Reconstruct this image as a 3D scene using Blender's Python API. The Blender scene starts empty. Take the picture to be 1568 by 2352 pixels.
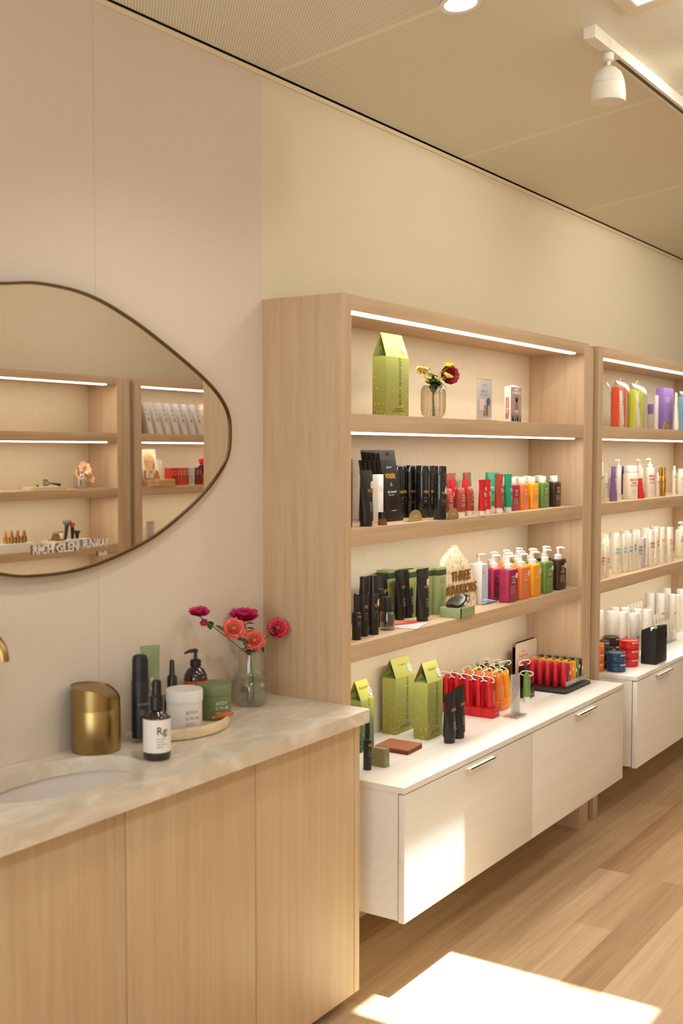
import bpy, bmesh, math, random
from mathutils import Vector, Matrix
random.seed(7)
S = bpy.context.scene
COL = S.collection
PI = math.pi
# ------------------------------------------------------------------ camera
F = 2643.9; YAW = math.radians(-56.403); PIT = math.radians(-3.022); ROL = math.radians(0.0614)
CAM = Vector((-2.7686, -2.1249, 1.6174))
FW = Vector((-math.sin(YAW)*math.cos(PIT), math.cos(YAW)*math.cos(PIT), math.sin(PIT)))
RT = Vector((math.cos(YAW), math.sin(YAW), 0)); UP = RT.cross(FW)
RT, UP = RT*math.cos(ROL)+UP*math.sin(ROL), UP*math.cos(ROL)-RT*math.sin(ROL)
cd = bpy.data.cameras.new('camera'); cam = bpy.data.objects.new('camera', cd); COL.objects.link(cam)
cam.matrix_world = Matrix(((RT.x, UP.x, -FW.x, CAM.x), (RT.y, UP.y, -FW.y, CAM.y), (RT.z, UP.z, -FW.z, CAM.z), (0, 0, 0, 1)))
cd.sensor_fit = 'VERTICAL'; cd.sensor_height = 36; cd.sensor_width = 24; cd.lens = F/2352*36
cd.clip_start = .05; cd.dof.use_dof = True; cd.dof.focus_distance = 4.3; cd.dof.aperture_fstop = 3.2
S.camera = cam
# measuring helpers: a point on a known plane (shelf top, wall) seen at a place in the photograph
def at(u, v, ax, val):
    d = FW+RT*((u-784)/F)-UP*((v-1176)/F)
    return CAM+d*((val-CAM[ax])/d[ax])
def pix(p):
    r = Vector(p)-CAM; d = r.dot(FW)
    return 784+F*r.dot(RT)/d, 1176-F*r.dot(UP)/d
def depth(p): return (Vector(p)-CAM).dot(FW)
# ------------------------------------------------------------------ dimensions
H = 2.0717; HI = 2.0262; D = .2854; T = .0518; W = 1.8929; YB = -.0342
SH = [(1.7279, 1.6737), (1.3893, 1.3366), (1.0448, .9928)]
ZA, ZB, ZC = 1.7279, 1.3893, 1.0448
YC = -.4529; ZK = .6393; ZKS = .6209; ZKB = .235; KX0, KX1 = .0802, 1.9048
X2 = 2.0065; ZV = .88
# ------------------------------------------------------------------ colour and materials
def lin(c):
    if isinstance(c, str): c = tuple(int(c[i:i+2], 16) for i in (0, 2, 4))
    return tuple(((x/255)/12.92 if x/255 <= .04045 else ((x/255+.055)/1.055)**2.4) for x in c)+(1,)
MC = {}
def N(nt, t, **kw):
    n = nt.nodes.new(t)
    for k, v in kw.items(): setattr(n, k, v)
    return n
def base(name, rough=.5, metal=0, spec=.5):
    m = bpy.data.materials.new(name); m.use_nodes = True
    b = m.node_tree.nodes['Principled BSDF']
    b.inputs['Roughness'].default_value = rough; b.inputs['Metallic'].default_value = metal
    b.inputs['Specular IOR Level'].default_value = spec
    return m, m.node_tree, b
def pl(c, rough=.4, metal=0, spec=.5, sub=0, coat=0):
    k = (str(c), rough, metal, spec, sub, coat)
    if k in MC: return MC[k]
    m, nt, b = base('mat_'+str(c), rough, metal, spec)
    n = N(nt, 'ShaderNodeTexNoise'); n.inputs['Scale'].default_value = 40
    tc = N(nt, 'ShaderNodeTexCoord'); nt.links.new(tc.outputs['Object'], n.inputs['Vector'])
    mx = N(nt, 'ShaderNodeMix', data_type='RGBA'); L = lin(c)
    mx.inputs['A'].default_value = tuple(x*.94 for x in L[:3])+(1,); mx.inputs['B'].default_value = tuple(min(1, x*1.05) for x in L[:3])+(1,)
    nt.links.new(n.outputs['Fac'], mx.inputs['Factor']); nt.links.new(mx.outputs['Result'], b.inputs['Base Color'])
    if coat: b.inputs['Coat Weight'].default_value = coat
    MC[k] = m; return m
def emis(name, c, s):
    m = bpy.data.materials.new(name); m.use_nodes = True; nt = m.node_tree; nt.nodes.clear()
    e = N(nt, 'ShaderNodeEmission'); o = N(nt, 'ShaderNodeOutputMaterial')
    e.inputs['Color'].default_value = lin(c); e.inputs['Strength'].default_value = s
    nt.links.new(e.outputs[0], o.inputs[0]); return m
def clear(name, c=(255, 255, 255), gl=.12, tint=.96, edge=.5, rough=.05):
    """thin clear glass or plastic: light passes, edges catch a reflection"""
    m = bpy.data.materials.new(name); m.use_nodes = True; nt = m.node_tree; nt.nodes.clear()
    o = N(nt, 'ShaderNodeOutputMaterial'); t = N(nt, 'ShaderNodeBsdfTransparent'); g = N(nt, 'ShaderNodeBsdfGlossy')
    L = lin(c); t.inputs['Color'].default_value = tuple(x*tint for x in L[:3])+(1,); g.inputs['Roughness'].default_value = rough
    lw = N(nt, 'ShaderNodeLayerWeight'); lw.inputs['Blend'].default_value = .35
    mr = N(nt, 'ShaderNodeMapRange'); mr.inputs['To Min'].default_value = gl*.4; mr.inputs['To Max'].default_value = edge
    mx = N(nt, 'ShaderNodeMixShader')
    nt.links.new(lw.outputs['Facing'], mr.inputs['Value']); nt.links.new(mr.outputs[0], mx.inputs[0])
    nt.links.new(t.outputs[0], mx.inputs[1]); nt.links.new(g.outputs[0], mx.inputs[2]); nt.links.new(mx.outputs[0], o.inputs[0])
    return m
def wood(name, axis, c1, c2, c3, sc=1, rough=.5):
    m, nt, b = base(name, rough, 0, .35)
    tc = N(nt, 'ShaderNodeTexCoord'); mp = N(nt, 'ShaderNodeMapping'); s = [26*sc]*3; s[axis] = 1.1*sc
    mp.inputs['Scale'].default_value = s; nt.links.new(tc.outputs['Object'], mp.inputs['Vector'])
    n = N(nt, 'ShaderNodeTexNoise'); n.inputs['Scale'].default_value = 1.6; n.inputs['Detail'].default_value = 7; n.inputs['Distortion'].default_value = .35
    nt.links.new(mp.outputs[0], n.inputs['Vector'])
    s2 = [150*sc]*3; s2[axis] = 3*sc
    mp2 = N(nt, 'ShaderNodeMapping'); mp2.inputs['Scale'].default_value = s2; nt.links.new(tc.outputs['Object'], mp2.inputs['Vector'])
    n2 = N(nt, 'ShaderNodeTexNoise'); n2.inputs['Scale'].default_value = 1.5; n2.inputs['Detail'].default_value = 2; nt.links.new(mp2.outputs[0], n2.inputs['Vector'])
    ad = N(nt, 'ShaderNodeMath', operation='MULTIPLY_ADD'); ad.inputs[1].default_value = .3; nt.links.new(n2.outputs['Fac'], ad.inputs[0])
    sb = N(nt, 'ShaderNodeMath', operation='MULTIPLY'); sb.inputs[1].default_value = .75; nt.links.new(n.outputs['Fac'], sb.inputs[0]); nt.links.new(sb.outputs[0], ad.inputs[2])
    r = N(nt, 'ShaderNodeValToRGB'); e = r.color_ramp.elements
    e[0].position = .3; e[0].color = lin(c1); e[1].position = .74; e[1].color = lin(c3); x = e.new(.52); x.color = lin(c2)
    nt.links.new(ad.outputs[0], r.inputs[0]); nt.links.new(r.outputs[0], b.inputs['Base Color'])
    return m
OKV = wood('oak_upright', 2, (184, 154, 122), (196, 167, 135), (205, 177, 146), 1.3)
OKH = wood('oak_shelf', 0, (184, 154, 121), (197, 168, 135), (207, 180, 147))
OKD = wood('oak_vanity', 2, (192, 163, 127), (202, 174, 138), (211, 185, 150), 1.1)
BIR = wood('birch', 2, (226, 205, 176), (232, 213, 186), (236, 219, 194))
WHITE = pl((232, 226, 218), .35); WHC = pl((238, 235, 230), .3); BLK = pl((16, 15, 16), .28, spec=.6); BLM = pl((20, 20, 22), .5)
CRM = pl((226, 212, 186), .7, spec=.2); GOLD = pl((206, 172, 96), .28, 1); BRASS = pl((168, 142, 92), .33, 1)
TXW = pl((225, 220, 214), .5); TXG = pl((214, 158, 60), .35, .3); TXD = pl((60, 50, 40), .6); TXR = pl((200, 40, 45), .6); TXGR = pl((140, 140, 145), .6)
LEAF = pl((46, 82, 36), .5); STEM = pl((92, 122, 58), .5)
GLASS = clear('clear_glass', gl=.25, edge=.8, tint=.93); ACR = clear('acrylic', gl=.15, edge=.6); PLASTIC = clear('clear_plastic', gl=.12, edge=.4, tint=.95, rough=.2)
WATER = clear('water', (238, 240, 232), gl=.05, edge=.25)
LED = emis('led_light', (255, 246, 238), 9)
# ------------------------------------------------------------------ mesh builder
class MB:
    def __init__(s): s.v = []; s.f = []; s.mi = []; s.mats = []; s.cur = 0; s.M = Matrix.Identity(4)
    def mat(s, m):
        if m not in s.mats: s.mats.append(m)
        s.cur = s.mats.index(m); return s
    def add(s, vs, fs):
        o = len(s.v); s.v += [s.M @ Vector(p) for p in vs]; s.f += [tuple(i+o for i in f) for f in fs]; s.mi += [s.cur]*len(fs); return s
    def box(s, x0, x1, y0, y1, z0, z1, b=0):
        if b <= 0:
            return s.add([(x0, y0, z0), (x1, y0, z0), (x1, y1, z0), (x0, y1, z0), (x0, y0, z1), (x1, y0, z1), (x1, y1, z1), (x0, y1, z1)],
                         [(3, 2, 1, 0), (4, 5, 6, 7), (0, 1, 5, 4), (1, 2, 6, 5), (2, 3, 7, 6), (3, 0, 4, 7)])
        bm = bmesh.new(); bmesh.ops.create_cube(bm, size=1)
        for v in bm.verts: v.co = Vector(((x0+x1)/2+v.co.x*(x1-x0), (y0+y1)/2+v.co.y*(y1-y0), (z0+z1)/2+v.co.z*(z1-z0)))
        bmesh.ops.bevel(bm, geom=bm.edges[:], offset=b, segments=2, affect='EDGES', profile=.6)
        return s.bm(bm)
    def bm(s, bm):
        bm.verts.ensure_lookup_table(); bm.verts.index_update()
        s.add([v.co.copy() for v in bm.verts], [tuple(v.index for v in f.verts) for f in bm.faces]); bm.free(); return s
    def loft(s, rings, cap0=True, cap1=True):
        n = len(rings[0]); vs = [p for r in rings for p in r]; fs = []
        for i in range(len(rings)-1):
            for j in range(n): k = (j+1) % n; fs.append((i*n+j, i*n+k, (i+1)*n+k, (i+1)*n+j))
        if cap0: fs.append(tuple(range(n-1, -1, -1)))
        if cap1: fs.append(tuple((len(rings)-1)*n+j for j in range(n)))
        return s.add(vs, fs)
    def lathe(s, prof, n=24, cx=0, cy=0, sy=1, cap0=True, cap1=True):
        return s.loft([[(cx+r*math.cos(2*PI*j/n), cy+sy*r*math.sin(2*PI*j/n), z) for j in range(n)] for r, z in prof], cap0, cap1)
    def tube(s, pts, r, n=8, closed=False):
        pts = [Vector(p) for p in pts]; rings = []; m = len(pts); up = Vector((0, 0, 1)); px = None
        for i, p in enumerate(pts):
            if closed: t = pts[(i+1) % m]-pts[i-1]
            else: t = pts[min(i+1, m-1)]-pts[max(i-1, 0)]
            t.normalize()
            if px is None: a = t.cross(up if abs(t.z) < .9 else Vector((1, 0, 0)))
            else: a = px-t*px.dot(t)
            a.normalize(); px = a; b = t.cross(a); rr = r[i] if isinstance(r, (list, tuple)) else r
            rings.append([p+a*rr*math.cos(2*PI*j/n)+b*rr*math.sin(2*PI*j/n) for j in range(n)])
        if closed: rings.append(rings[0]); return s.loft(rings, False, False)
        return s.loft(rings)
    def prism(s, poly, y0, y1, ax='y'):
        """extrude a polygon given in (x,z) along y (or (x,y) along z)"""
        n = len(poly); g = (lambda a, b, c: (a, c, b)) if ax == 'y' else (lambda a, b, c: (a, b, c))
        vs = [g(a, b, y0) for a, b in poly]+[g(a, b, y1) for a, b in poly]
        return s.add(vs, [tuple(range(n)), tuple(range(2*n-1, n-1, -1))]+[(i, (i+1) % n, n+(i+1) % n, n+i) for i in range(n)])
    def quad(s, a, b, c, d): return s.add([a, b, c, d], [(0, 1, 2, 3)])
    def text(s, st, size, x, z, y, ax='x', rot=0, bold=0, al='CENTER', maxw=None, face='-y'):
        vs, fs, w = glyphs(st, bold); k = size; kx = k
        if maxw and w*k > maxw: kx = maxw/w
        off = {'CENTER': -w*kx/2, 'LEFT': 0, 'RIGHT': -w*kx}[al]; out = []
        for a, b in vs:
            p, q = a*kx+off, (b-.35)*k
            if rot == 90: p, q = -q, p
            if face == '-y': out.append((x+p, y, z+q))
            elif face == '+y': out.append((x-p, y, z+q))
            elif face == '-x': out.append((y, x-p, z+q))
            elif face == '+z': out.append((x+p, z+q, y))
        return s.add(out, fs)
    def lines(s, x, z, w, n, dz, y, t=.0012, al=0):
        for i in range(n):
            ww = w*random.uniform(.6, 1); x0 = x-w/2 if al == 0 else x-ww/2
            s.quad((x0, y, z-i*dz), (x0+ww, y, z-i*dz), (x0+ww, y, z-i*dz+t), (x0, y, z-i*dz+t))
        return s
    def disc(s, x, z, r, y, n=20, rz=None): return s.add([(x+r*math.cos(2*PI*j/n), y, z+(rz or r)*math.sin(2*PI*j/n)) for j in range(n)], [tuple(range(n))])
    def build(s, name, m=None, parent=None, loc=(0, 0, 0), rz=0, flat=False, ang=40):
        me = bpy.data.meshes.new(name); me.from_pydata([tuple(p) for p in s.v], [], s.f)
        if m is not None and not s.mats: s.mats = [m]
        for x in s.mats: me.materials.append(x)
        if len(s.mats) > 1: me.polygons.foreach_set('material_index', s.mi)
        bm = bmesh.new(); bm.from_mesh(me)
        if not flat: bmesh.ops.recalc_face_normals(bm, faces=bm.faces[:])
        bm.to_mesh(me); bm.free()
        if not flat:
            me.polygons.foreach_set('use_smooth', [True]*len(me.polygons)); me.set_sharp_from_angle(angle=math.radians(ang))
        o = bpy.data.objects.new(name, me); COL.objects.link(o); o.parent = parent; o.location = loc; o.rotation_euler = (0, 0, rz)
        return o
_G = {}
def glyphs(st, bold=0):
    k = (st, bold)
    if k in _G: return _G[k]
    c = bpy.data.curves.new('t', 'FONT'); c.body = st; c.size = 1; c.resolution_u = 2; c.offset = bold
    o = bpy.data.objects.new('t', c); COL.objects.link(o)
    me = bpy.data.meshes.new_from_object(o.evaluated_get(bpy.context.evaluated_depsgraph_get()))
    vs = [(v.co.x, v.co.y) for v in me.vertices]; fs = [tuple(p.vertices) for p in me.polygons]
    bpy.data.objects.remove(o); bpy.data.curves.remove(c); bpy.data.meshes.remove(me)
    x0 = min((a for a, b in vs), default=0); vs = [(a-x0, b) for a, b in vs]; w = max((a for a, b in vs), default=1)
    _G[k] = (vs, fs, w); return _G[k]
def rr(w, d, r, z, n=5, cx=0, cy=0):
    out = []; r = max(min(r, w/2, d/2), .0002)
    for qx, qy, a0 in ((1, 1, 0), (-1, 1, 90), (-1, -1, 180), (1, -1, 270)):
        for i in range(n):
            a = math.radians(a0+90*i/(n-1)); out.append((cx+qx*(w/2-r)+r*math.cos(a), cy+qy*(d/2-r)+r*math.sin(a), z))
    return out
# ------------------------------------------------------------------ things
def root(name, label, cat, loc=(0, 0, 0), rz=0, group=None):
    o = bpy.data.objects.new(name, None); COL.objects.link(o); o.location = loc; o.rotation_euler = (0, 0, rz); o.empty_display_size = .02
    return tag(o, label, cat, group)
def tag(o, label, cat, group=None):
    o['label'] = label; o['category'] = cat
    if group: o['group'] = group
    return o
def struct(o): o['kind'] = 'structure'; return o
KIDS = {}
def clone(r, label, loc, rz=0, group=None, scale=None):
    c = r.copy(); COL.objects.link(c); c.location = loc; c.rotation_euler = (0, 0, rz); c['label'] = label
    if group: c['group'] = group
    if scale: c.scale = scale
    for ch in [x for x in bpy.data.objects if x.parent == r]:
        d = ch.copy(); COL.objects.link(d); d.parent = c
        for g in [x for x in bpy.data.objects if x.parent == ch]:
            e = g.copy(); COL.objects.link(e); e.parent = d
    return c
def fitbox(uL, uR, vB, vT, z, d, y=None):
    """front-left corner seen at vB; returns centre x,y, width, height for a box of depth d standing on plane z"""
    s = d*400
    for _ in range(6):
        uc = uL+s
        if y is None: p = at(uc, vB, 2, z)
        else: p = at(uc, vB, 1, y)
        u2, _v = pix((p.x, p.y+d, z)); s += uL-u2
    q = at(uR, vB, 1, p.y); w = q.x-p.x; h = at(uc, vT, 1, p.y).z-z
    return p.x+w/2, p.y+d/2, w, h
def fitcyl(uL, uR, vB, vT, z, y=None):
    uc = (uL+uR)/2; r = .02; vd = Vector((FW.x, FW.y, 0)).normalized()
    for _ in range(6):
        if y is None: p = at(uc, vB, 2, z)+vd*r
        else: p = at(uc, vB, 1, y)
        r = (uR-uL)/2*depth(p)/F
    h = at(uc, vT, 1, p.y).z-z
    return p.x, p.y, r, h
# ================================================================== ROOM
CK = .133
def cz(y): return 2.7469-CK*y
def wallmat(name, pink, cream):
    m, nt, b = base(name, .75, 0, .2); tc = N(nt, 'ShaderNodeTexCoord'); sx = N(nt, 'ShaderNodeSeparateXYZ'); nt.links.new(tc.outputs['Object'], sx.inputs[0])
    g = N(nt, 'ShaderNodeMath', operation='GREATER_THAN'); g.inputs[1].default_value = 0; nt.links.new(sx.outputs['X'], g.inputs[0])
    mx = N(nt, 'ShaderNodeMix', data_type='RGBA'); mx.inputs['A'].default_value = lin(pink); mx.inputs['B'].default_value = lin(cream); nt.links.new(g.outputs[0], mx.inputs['Factor'])
    n = N(nt, 'ShaderNodeTexNoise'); n.inputs['Scale'].default_value = 60; n.inputs['Detail'].default_value = 3
    mp = N(nt, 'ShaderNodeMapping'); mp.inputs['Scale'].default_value = (1, 1, 3); nt.links.new(tc.outputs['Object'], mp.inputs[0]); nt.links.new(mp.outputs[0], n.inputs['Vector'])
    hs = N(nt, 'ShaderNodeHueSaturation'); mr = N(nt, 'ShaderNodeMapRange'); mr.inputs['To Min'].default_value = .95; mr.inputs['To Max'].default_value = 1.05
    nt.links.new(n.outputs['Fac'], mr.inputs['Value']); nt.links.new(mr.outputs[0], hs.inputs['Value']); nt.links.new(mx.outputs['Result'], hs.inputs['Color'])
    # hairline joint between two wall panels
    a = N(nt, 'ShaderNodeMath', operation='ADD'); a.inputs[1].default_value = .686; nt.links.new(sx.outputs['X'], a.inputs[0])
    ab = N(nt, 'ShaderNodeMath', operation='ABSOLUTE'); nt.links.new(a.outputs[0], ab.inputs[0])
    lt = N(nt, 'ShaderNodeMath', operation='LESS_THAN'); lt.inputs[1].default_value = .0012; nt.links.new(ab.outputs[0], lt.inputs[0])
    m2 = N(nt, 'ShaderNodeMix', data_type='RGBA'); m2.inputs['B'].default_value = lin((200, 180, 160)); nt.links.new(lt.outputs[0], m2.inputs['Factor']); nt.links.new(hs.outputs[0], m2.inputs['A'])
    nt.links.new(m2.outputs['Result'], b.inputs['Base Color'])
    bp = N(nt, 'ShaderNodeBump'); bp.inputs['Strength'].default_value = .06; bp.inputs['Distance'].default_value = .01; nt.links.new(n.outputs['Fac'], bp.inputs['Height']); nt.links.new(bp.outputs[0], b.inputs['Normal'])
    return m
WALL = wallmat('wall_paint', (218, 203, 188), (222, 209, 182)); PLAIN = pl((226, 210, 184), .8, spec=.2)
XL, XR, YF = -5.2, 9.5, -3.305
def sidewall(name, poly, m):
    b = MB(); b.mat(m); return b
w = MB().box(XL, XR, 0, .12, 0, cz(0)-.004); struct(w.build('wall_back', WALL))
w = MB().box(XL, XR, YF-.12, YF, 0, cz(YF)); struct(w.build('wall_front', PLAIN))
w = MB().prism([(YF, 0), (0, 0), (0, cz(0)), (YF, cz(YF))], XR, XR+.1); w.v = [Vector((p.y, p.x, p.z)) for p in w.v]; struct(w.build('wall_right', PLAIN))
# unseen left wall; its glazed opening is added to let light in
w = MB(); w.v = []
w.box(XL-.12, XL, YF, 0, 0, .12).box(XL-.12, XL, YF, YF+.25, .12, 2.75).box(XL-.12, XL, -.25, 0, .12, 2.75)
struct(w.build('wall_left', PLAIN))
w = MB().prism([(YF, 2.62), (0, 2.62), (0, cz(0)), (YF, cz(YF))], XL-.12, XL); w.v = [Vector((p.y, p.x, p.z)) for p in w.v]; struct(w.build('wall_left_header', PLAIN))
w = MB().box(XL-.06, XL-.05, YF+.25, -.25, .12, 2.7); struct(w.build('added_window', GLASS))
# floor boards
m, nt, b = base('floor_boards', .5, 0, .25)
tc = N(nt, 'ShaderNodeTexCoord'); br = N(nt, 'ShaderNodeTexBrick')
br.offset = .37; br.offset_frequency = 2; br.inputs['Scale'].default_value = 1; br.inputs['Brick Width'].default_value = 1.45; br.inputs['Row Height'].default_value = .13
br.inputs['Mortar Size'].default_value = .0007; br.inputs['Mortar Smooth'].default_value = .3; br.inputs['Bias'].default_value = -.1
br.inputs['Color1'].default_value = (0, 0, 0, 1); br.inputs['Color2'].default_value = (1, 1, 1, 1); br.inputs['Mortar'].default_value = (.35, .35, .35, 1)
nt.links.new(tc.outputs['Object'], br.inputs['Vector'])
mp = N(nt, 'ShaderNodeMapping'); mp.inputs['Scale'].default_value = (1.2, 26, 1); nt.links.new(tc.outputs['Object'], mp.inputs[0])
n = N(nt, 'ShaderNodeTexNoise'); n.inputs['Scale'].default_value = 1.5; n.inputs['Detail'].default_value = 6; n.inputs['Distortion'].default_value = .5; nt.links.new(mp.outputs[0], n.inputs['Vector'])
mp3 = N(nt, 'ShaderNodeMapping'); mp3.inputs['Scale'].default_value = (2.5, 160, 1); nt.links.new(tc.outputs['Object'], mp3.inputs[0])
n3 = N(nt, 'ShaderNodeTexNoise'); n3.inputs['Scale'].default_value = 1; n3.inputs['Detail'].default_value = 2; nt.links.new(mp3.outputs[0], n3.inputs['Vector'])
r1 = N(nt, 'ShaderNodeValToRGB'); e = r1.color_ramp.elements; e[0].color = lin((182, 145, 106)); e[1].color = lin((214, 184, 148)); x = e.new(.5); x.color = lin((202, 168, 129))
nt.links.new(br.outputs['Color'], r1.inputs[0])
r2 = N(nt, 'ShaderNodeValToRGB'); e = r2.color_ramp.elements; e[0].position = .3; e[0].color = (.76, .75, .74, 1); e[1].position = .75; e[1].color = (1.12, 1.1, 1.05, 1); nt.links.new(n.outputs['Fac'], r2.inputs[0])
r3 = N(nt, 'ShaderNodeValToRGB'); e = r3.color_ramp.elements; e[0].position = .3; e[0].color = (.86, .85, .84, 1); e[1].position = .6; e[1].color = (1, 1, 1, 1); nt.links.new(n3.outputs['Fac'], r3.inputs[0])
mu = N(nt, 'ShaderNodeMix', data_type='RGBA', blend_type='MULTIPLY'); mu.inputs['Factor'].default_value = .75; nt.links.new(r1.outputs[0], mu.inputs['A']); nt.links.new(r2.outputs[0], mu.inputs['B'])
mv = N(nt, 'ShaderNodeMix', data_type='RGBA', blend_type='MULTIPLY'); mv.inputs['Factor'].default_value = .7; nt.links.new(mu.outputs['Result'], mv.inputs['A']); nt.links.new(r3.outputs[0], mv.inputs['B'])
nt.links.new(mv.outputs['Result'], b.inputs['Base Color'])
struct(MB().box(XL, XR, YF, 0, -.05, 0).build('floor', m))
# perforated sloping ceiling with a skylight opening
m, nt, b = base('perforated_ceiling', .45, 0, .4)
tc = N(nt, 'ShaderNodeTexCoord'); mp = N(nt, 'ShaderNodeMapping'); mp.inputs['Scale'].default_value = (128, 128, 0); mp.inputs['Rotation'].default_value = (0, 0, PI/4); nt.links.new(tc.outputs['Object'], mp.inputs[0])
vo = N(nt, 'ShaderNodeTexVoronoi', voronoi_dimensions='2D'); vo.inputs['Scale'].default_value = 1; vo.inputs['Randomness'].default_value = 0; nt.links.new(mp.outputs[0], vo.inputs['Vector'])
lt = N(nt, 'ShaderNodeMath', operation='LESS_THAN'); lt.inputs[1].default_value = .23; nt.links.new(vo.outputs['Distance'], lt.inputs[0])
sx = N(nt, 'ShaderNodeSeparateXYZ'); nt.links.new(tc.outputs['Object'], sx.inputs[0])
md = N(nt, 'ShaderNodeMath', operation='PINGPONG'); md.inputs[1].default_value = .6; ax_ = N(nt, 'ShaderNodeMath', operation='ADD'); ax_.inputs[1].default_value = -1.247; nt.links.new(sx.outputs['X'], ax_.inputs[0]); nt.links.new(ax_.outputs[0], md.inputs[0])
gt = N(nt, 'ShaderNodeMath', operation='GREATER_THAN'); gt.inputs[1].default_value = .012; nt.links.new(md.outputs[0], gt.inputs[0])
an = N(nt, 'ShaderNodeMath', operation='MULTIPLY'); nt.links.new(lt.outputs[0], an.inputs[0]); nt.links.new(gt.outputs[0], an.inputs[1])
mx = N(nt, 'ShaderNodeMix', data_type='RGBA'); mx.inputs['A'].default_value = lin((238, 233, 216)); mx.inputs['B'].default_value = lin((130, 118, 96)); nt.links.new(an.outputs[0], mx.inputs['Factor']); nt.links.new(mx.outputs['Result'], b.inputs['Base Color'])
SX0, SX1, SY0, SY1 = -.045, .46, -1.75, -.98
def slab(b, x0, x1, y0, y1, t=.05):
    b.add([(x0, y0, cz(y0)), (x1, y0, cz(y0)), (x1, y1, cz(y1)), (x0, y1, cz(y1)), (x0, y0, cz(y0)+t), (x1, y0, cz(y0)+t), (x1, y1, cz(y1)+t), (x0, y1, cz(y1)+t)],
          [(3, 2, 1, 0), (4, 5, 6, 7), (0, 1, 5, 4), (1, 2, 6, 5), (2, 3, 7, 6), (3, 0, 4, 7)])
w = MB(); slab(w, XL-.1, SX0, YF, -.01); slab(w, SX1, XR+.1, YF, -.01); slab(w, SX0, SX1, YF, SY0); slab(w, SX0, SX1, SY1, -.01)
struct(w.build('ceiling', m))
b = MB()  # flat cream frame around the opening and the shaft above it
for x0, x1, y0, y1 in ((SX0-.045, SX0, SY0-.045, SY1+.035), (SX1, SX1+.045, SY0-.045, SY1+.035), (SX0, SX1, SY0-.045, SY0), (SX0, SX1, SY1, SY1+.035)):
    b.add([(x0, y0, cz(y0)-.006), (x1, y0, cz(y0)-.006), (x1, y1, cz(y1)-.006), (x0, y1, cz(y1)-.006), (x0, y0, cz(y0)), (x1, y0, cz(y0)), (x1, y1, cz(y1)), (x0, y1, cz(y1))],
          [(3, 2, 1, 0), (4, 5, 6, 7), (0, 1, 5, 4), (1, 2, 6, 5), (2, 3, 7, 6), (3, 0, 4, 7)])
struct(b.build('trim_skylight', pl((222, 208, 182), .6)))
b = MB(); zt_ = cz(SY0)+.1
for (xa, ya), (xb, yb) in (((SX0, SY0), (SX1, SY0)), ((SX1, SY0), (SX1, SY1)), ((SX1, SY1), (SX0, SY1)), ((SX0, SY1), (SX0, SY0))):
    cx_, cy_ = (SX0+SX1)/2, (SY0+SY1)/2; q = lambda x, y, k: (x+(.004*k if x < cx_ else -.004*k), y+(.004*k if y < cy_ else -.004*k))
    a0, b0, a1, b1 = q(xa, ya, 1), q(xb, yb, 1), (xa, ya), (xb, yb)
    b.add([(*a0, cz(a0[1])-.005), (*b0, cz(b0[1])-.005), (*b0, zt_), (*a0, zt_), (*a1, cz(a1[1])-.005), (*b1, cz(b1[1])-.005), (*b1, zt_), (*a1, zt_)], [(0, 1, 2, 3), (7, 6, 5, 4), (0, 4, 5, 1), (3, 2, 6, 7)])
struct(b.build('window_2_shaft', pl((225, 235, 240), .6)))
b = MB().box(SX0, SX1, SY0, SY1, cz(SY0)+.10, cz(SY0)+.106); struct(b.build('window_2', clear('skylight_glass', (235, 248, 255), gl=.02, edge=.1)))
# black strip as painted shade in the ceiling gap, and cream bead below it
struct(MB().box(XL, XR, -.014, .12, cz(0)+.008, cz(0)+.06).build('gap_shade', BLM))
struct(MB().box(XL, XR, -.006, 0, cz(0)-.018, cz(0)-.004).build('trim_1', pl((232, 214, 184), .5)))
struct(MB().box(XL, XR, -.012, 0, 0, .09).build('baseboard_back', pl((232, 226, 216), .5)))
# ================================================================== SHELVING
def bay(x0, label, name='shelving_unit', sgn=1, yo=0, led_end=.13, extra=True):
    """sgn=1: against the back wall (front at -y); sgn=-1: against the opposite wall"""
    r = root(name, label, 'shelving', (x0, yo, 0), 0, 'built-in oak wall shelves')
    def Y(a, b): return (a, b) if sgn > 0 else (-b, -a)
    def bx(n, m, xa, xb, ya, yb, za, zb, par=r, bv=.0012):
        y0, y1 = Y(ya, yb); return MB().box(xa, xb, y0, y1, za, zb, bv).build(n, m, par)
    bx('side_panel', OKV, 0, T, -D, 0, 0, H); bx('side_panel', OKV, W-T, W, -D, 0, 0, H)
    if extra: bx('end_filler', OKV, W, W+.065, -D+.006, 0, 0, H-.012); bx('recessed_filler', pl((150, 132, 116), .6), W+.065, X2-.0, -D+.03, 0, 0, H-.02)  # oak end filler, then a greyish filler strip set back between units
    bx('back_panel', CRM, T, W-T, YB, -.001, .3, HI, bv=0)
    t = bx('top_board', OKH, T, W-T, -D, YB, HI, H)
    for z1, z0 in [(None, HI)]+[(a, b_) for a, b_ in SH]:
        if z1 is not None: t = bx('shelf_board', OKH, T, W-T, -D, YB, z0, z1)
        hi_ = z0 > 1.6; ya_ = -D+(.008 if hi_ else .05); bx('led_strip', LED, T+.004, W-led_end, ya_, ya_+.024, z0-(.006 if hi_ else .0008), z0-.0002, t, 0)
        ld = bpy.data.lights.new('shelf_light', 'AREA'); ld.shape = 'RECTANGLE'; ld.size = W-T-led_end-.05; ld.size_y = .02; ld.energy = LEDW*(.75 if z0 < 1.1 else 1); ld.color = (1, .975, .855)
        lo = bpy.data.objects.new('shelf_light', ld); COL.objects.link(lo); lo.location = (x0+(T+W-led_end)/2, yo+sgn*(ya_+.012), z0-(.0064 if hi_ else .0012))
        
    return r
LEDW = 2.0
bay(0, 'oak wall shelf unit beside the vanity, with green gift bag on its top shelf')
bay(X2, 'second oak wall shelf unit, at the right, with clear pouches on its top shelf')
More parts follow.
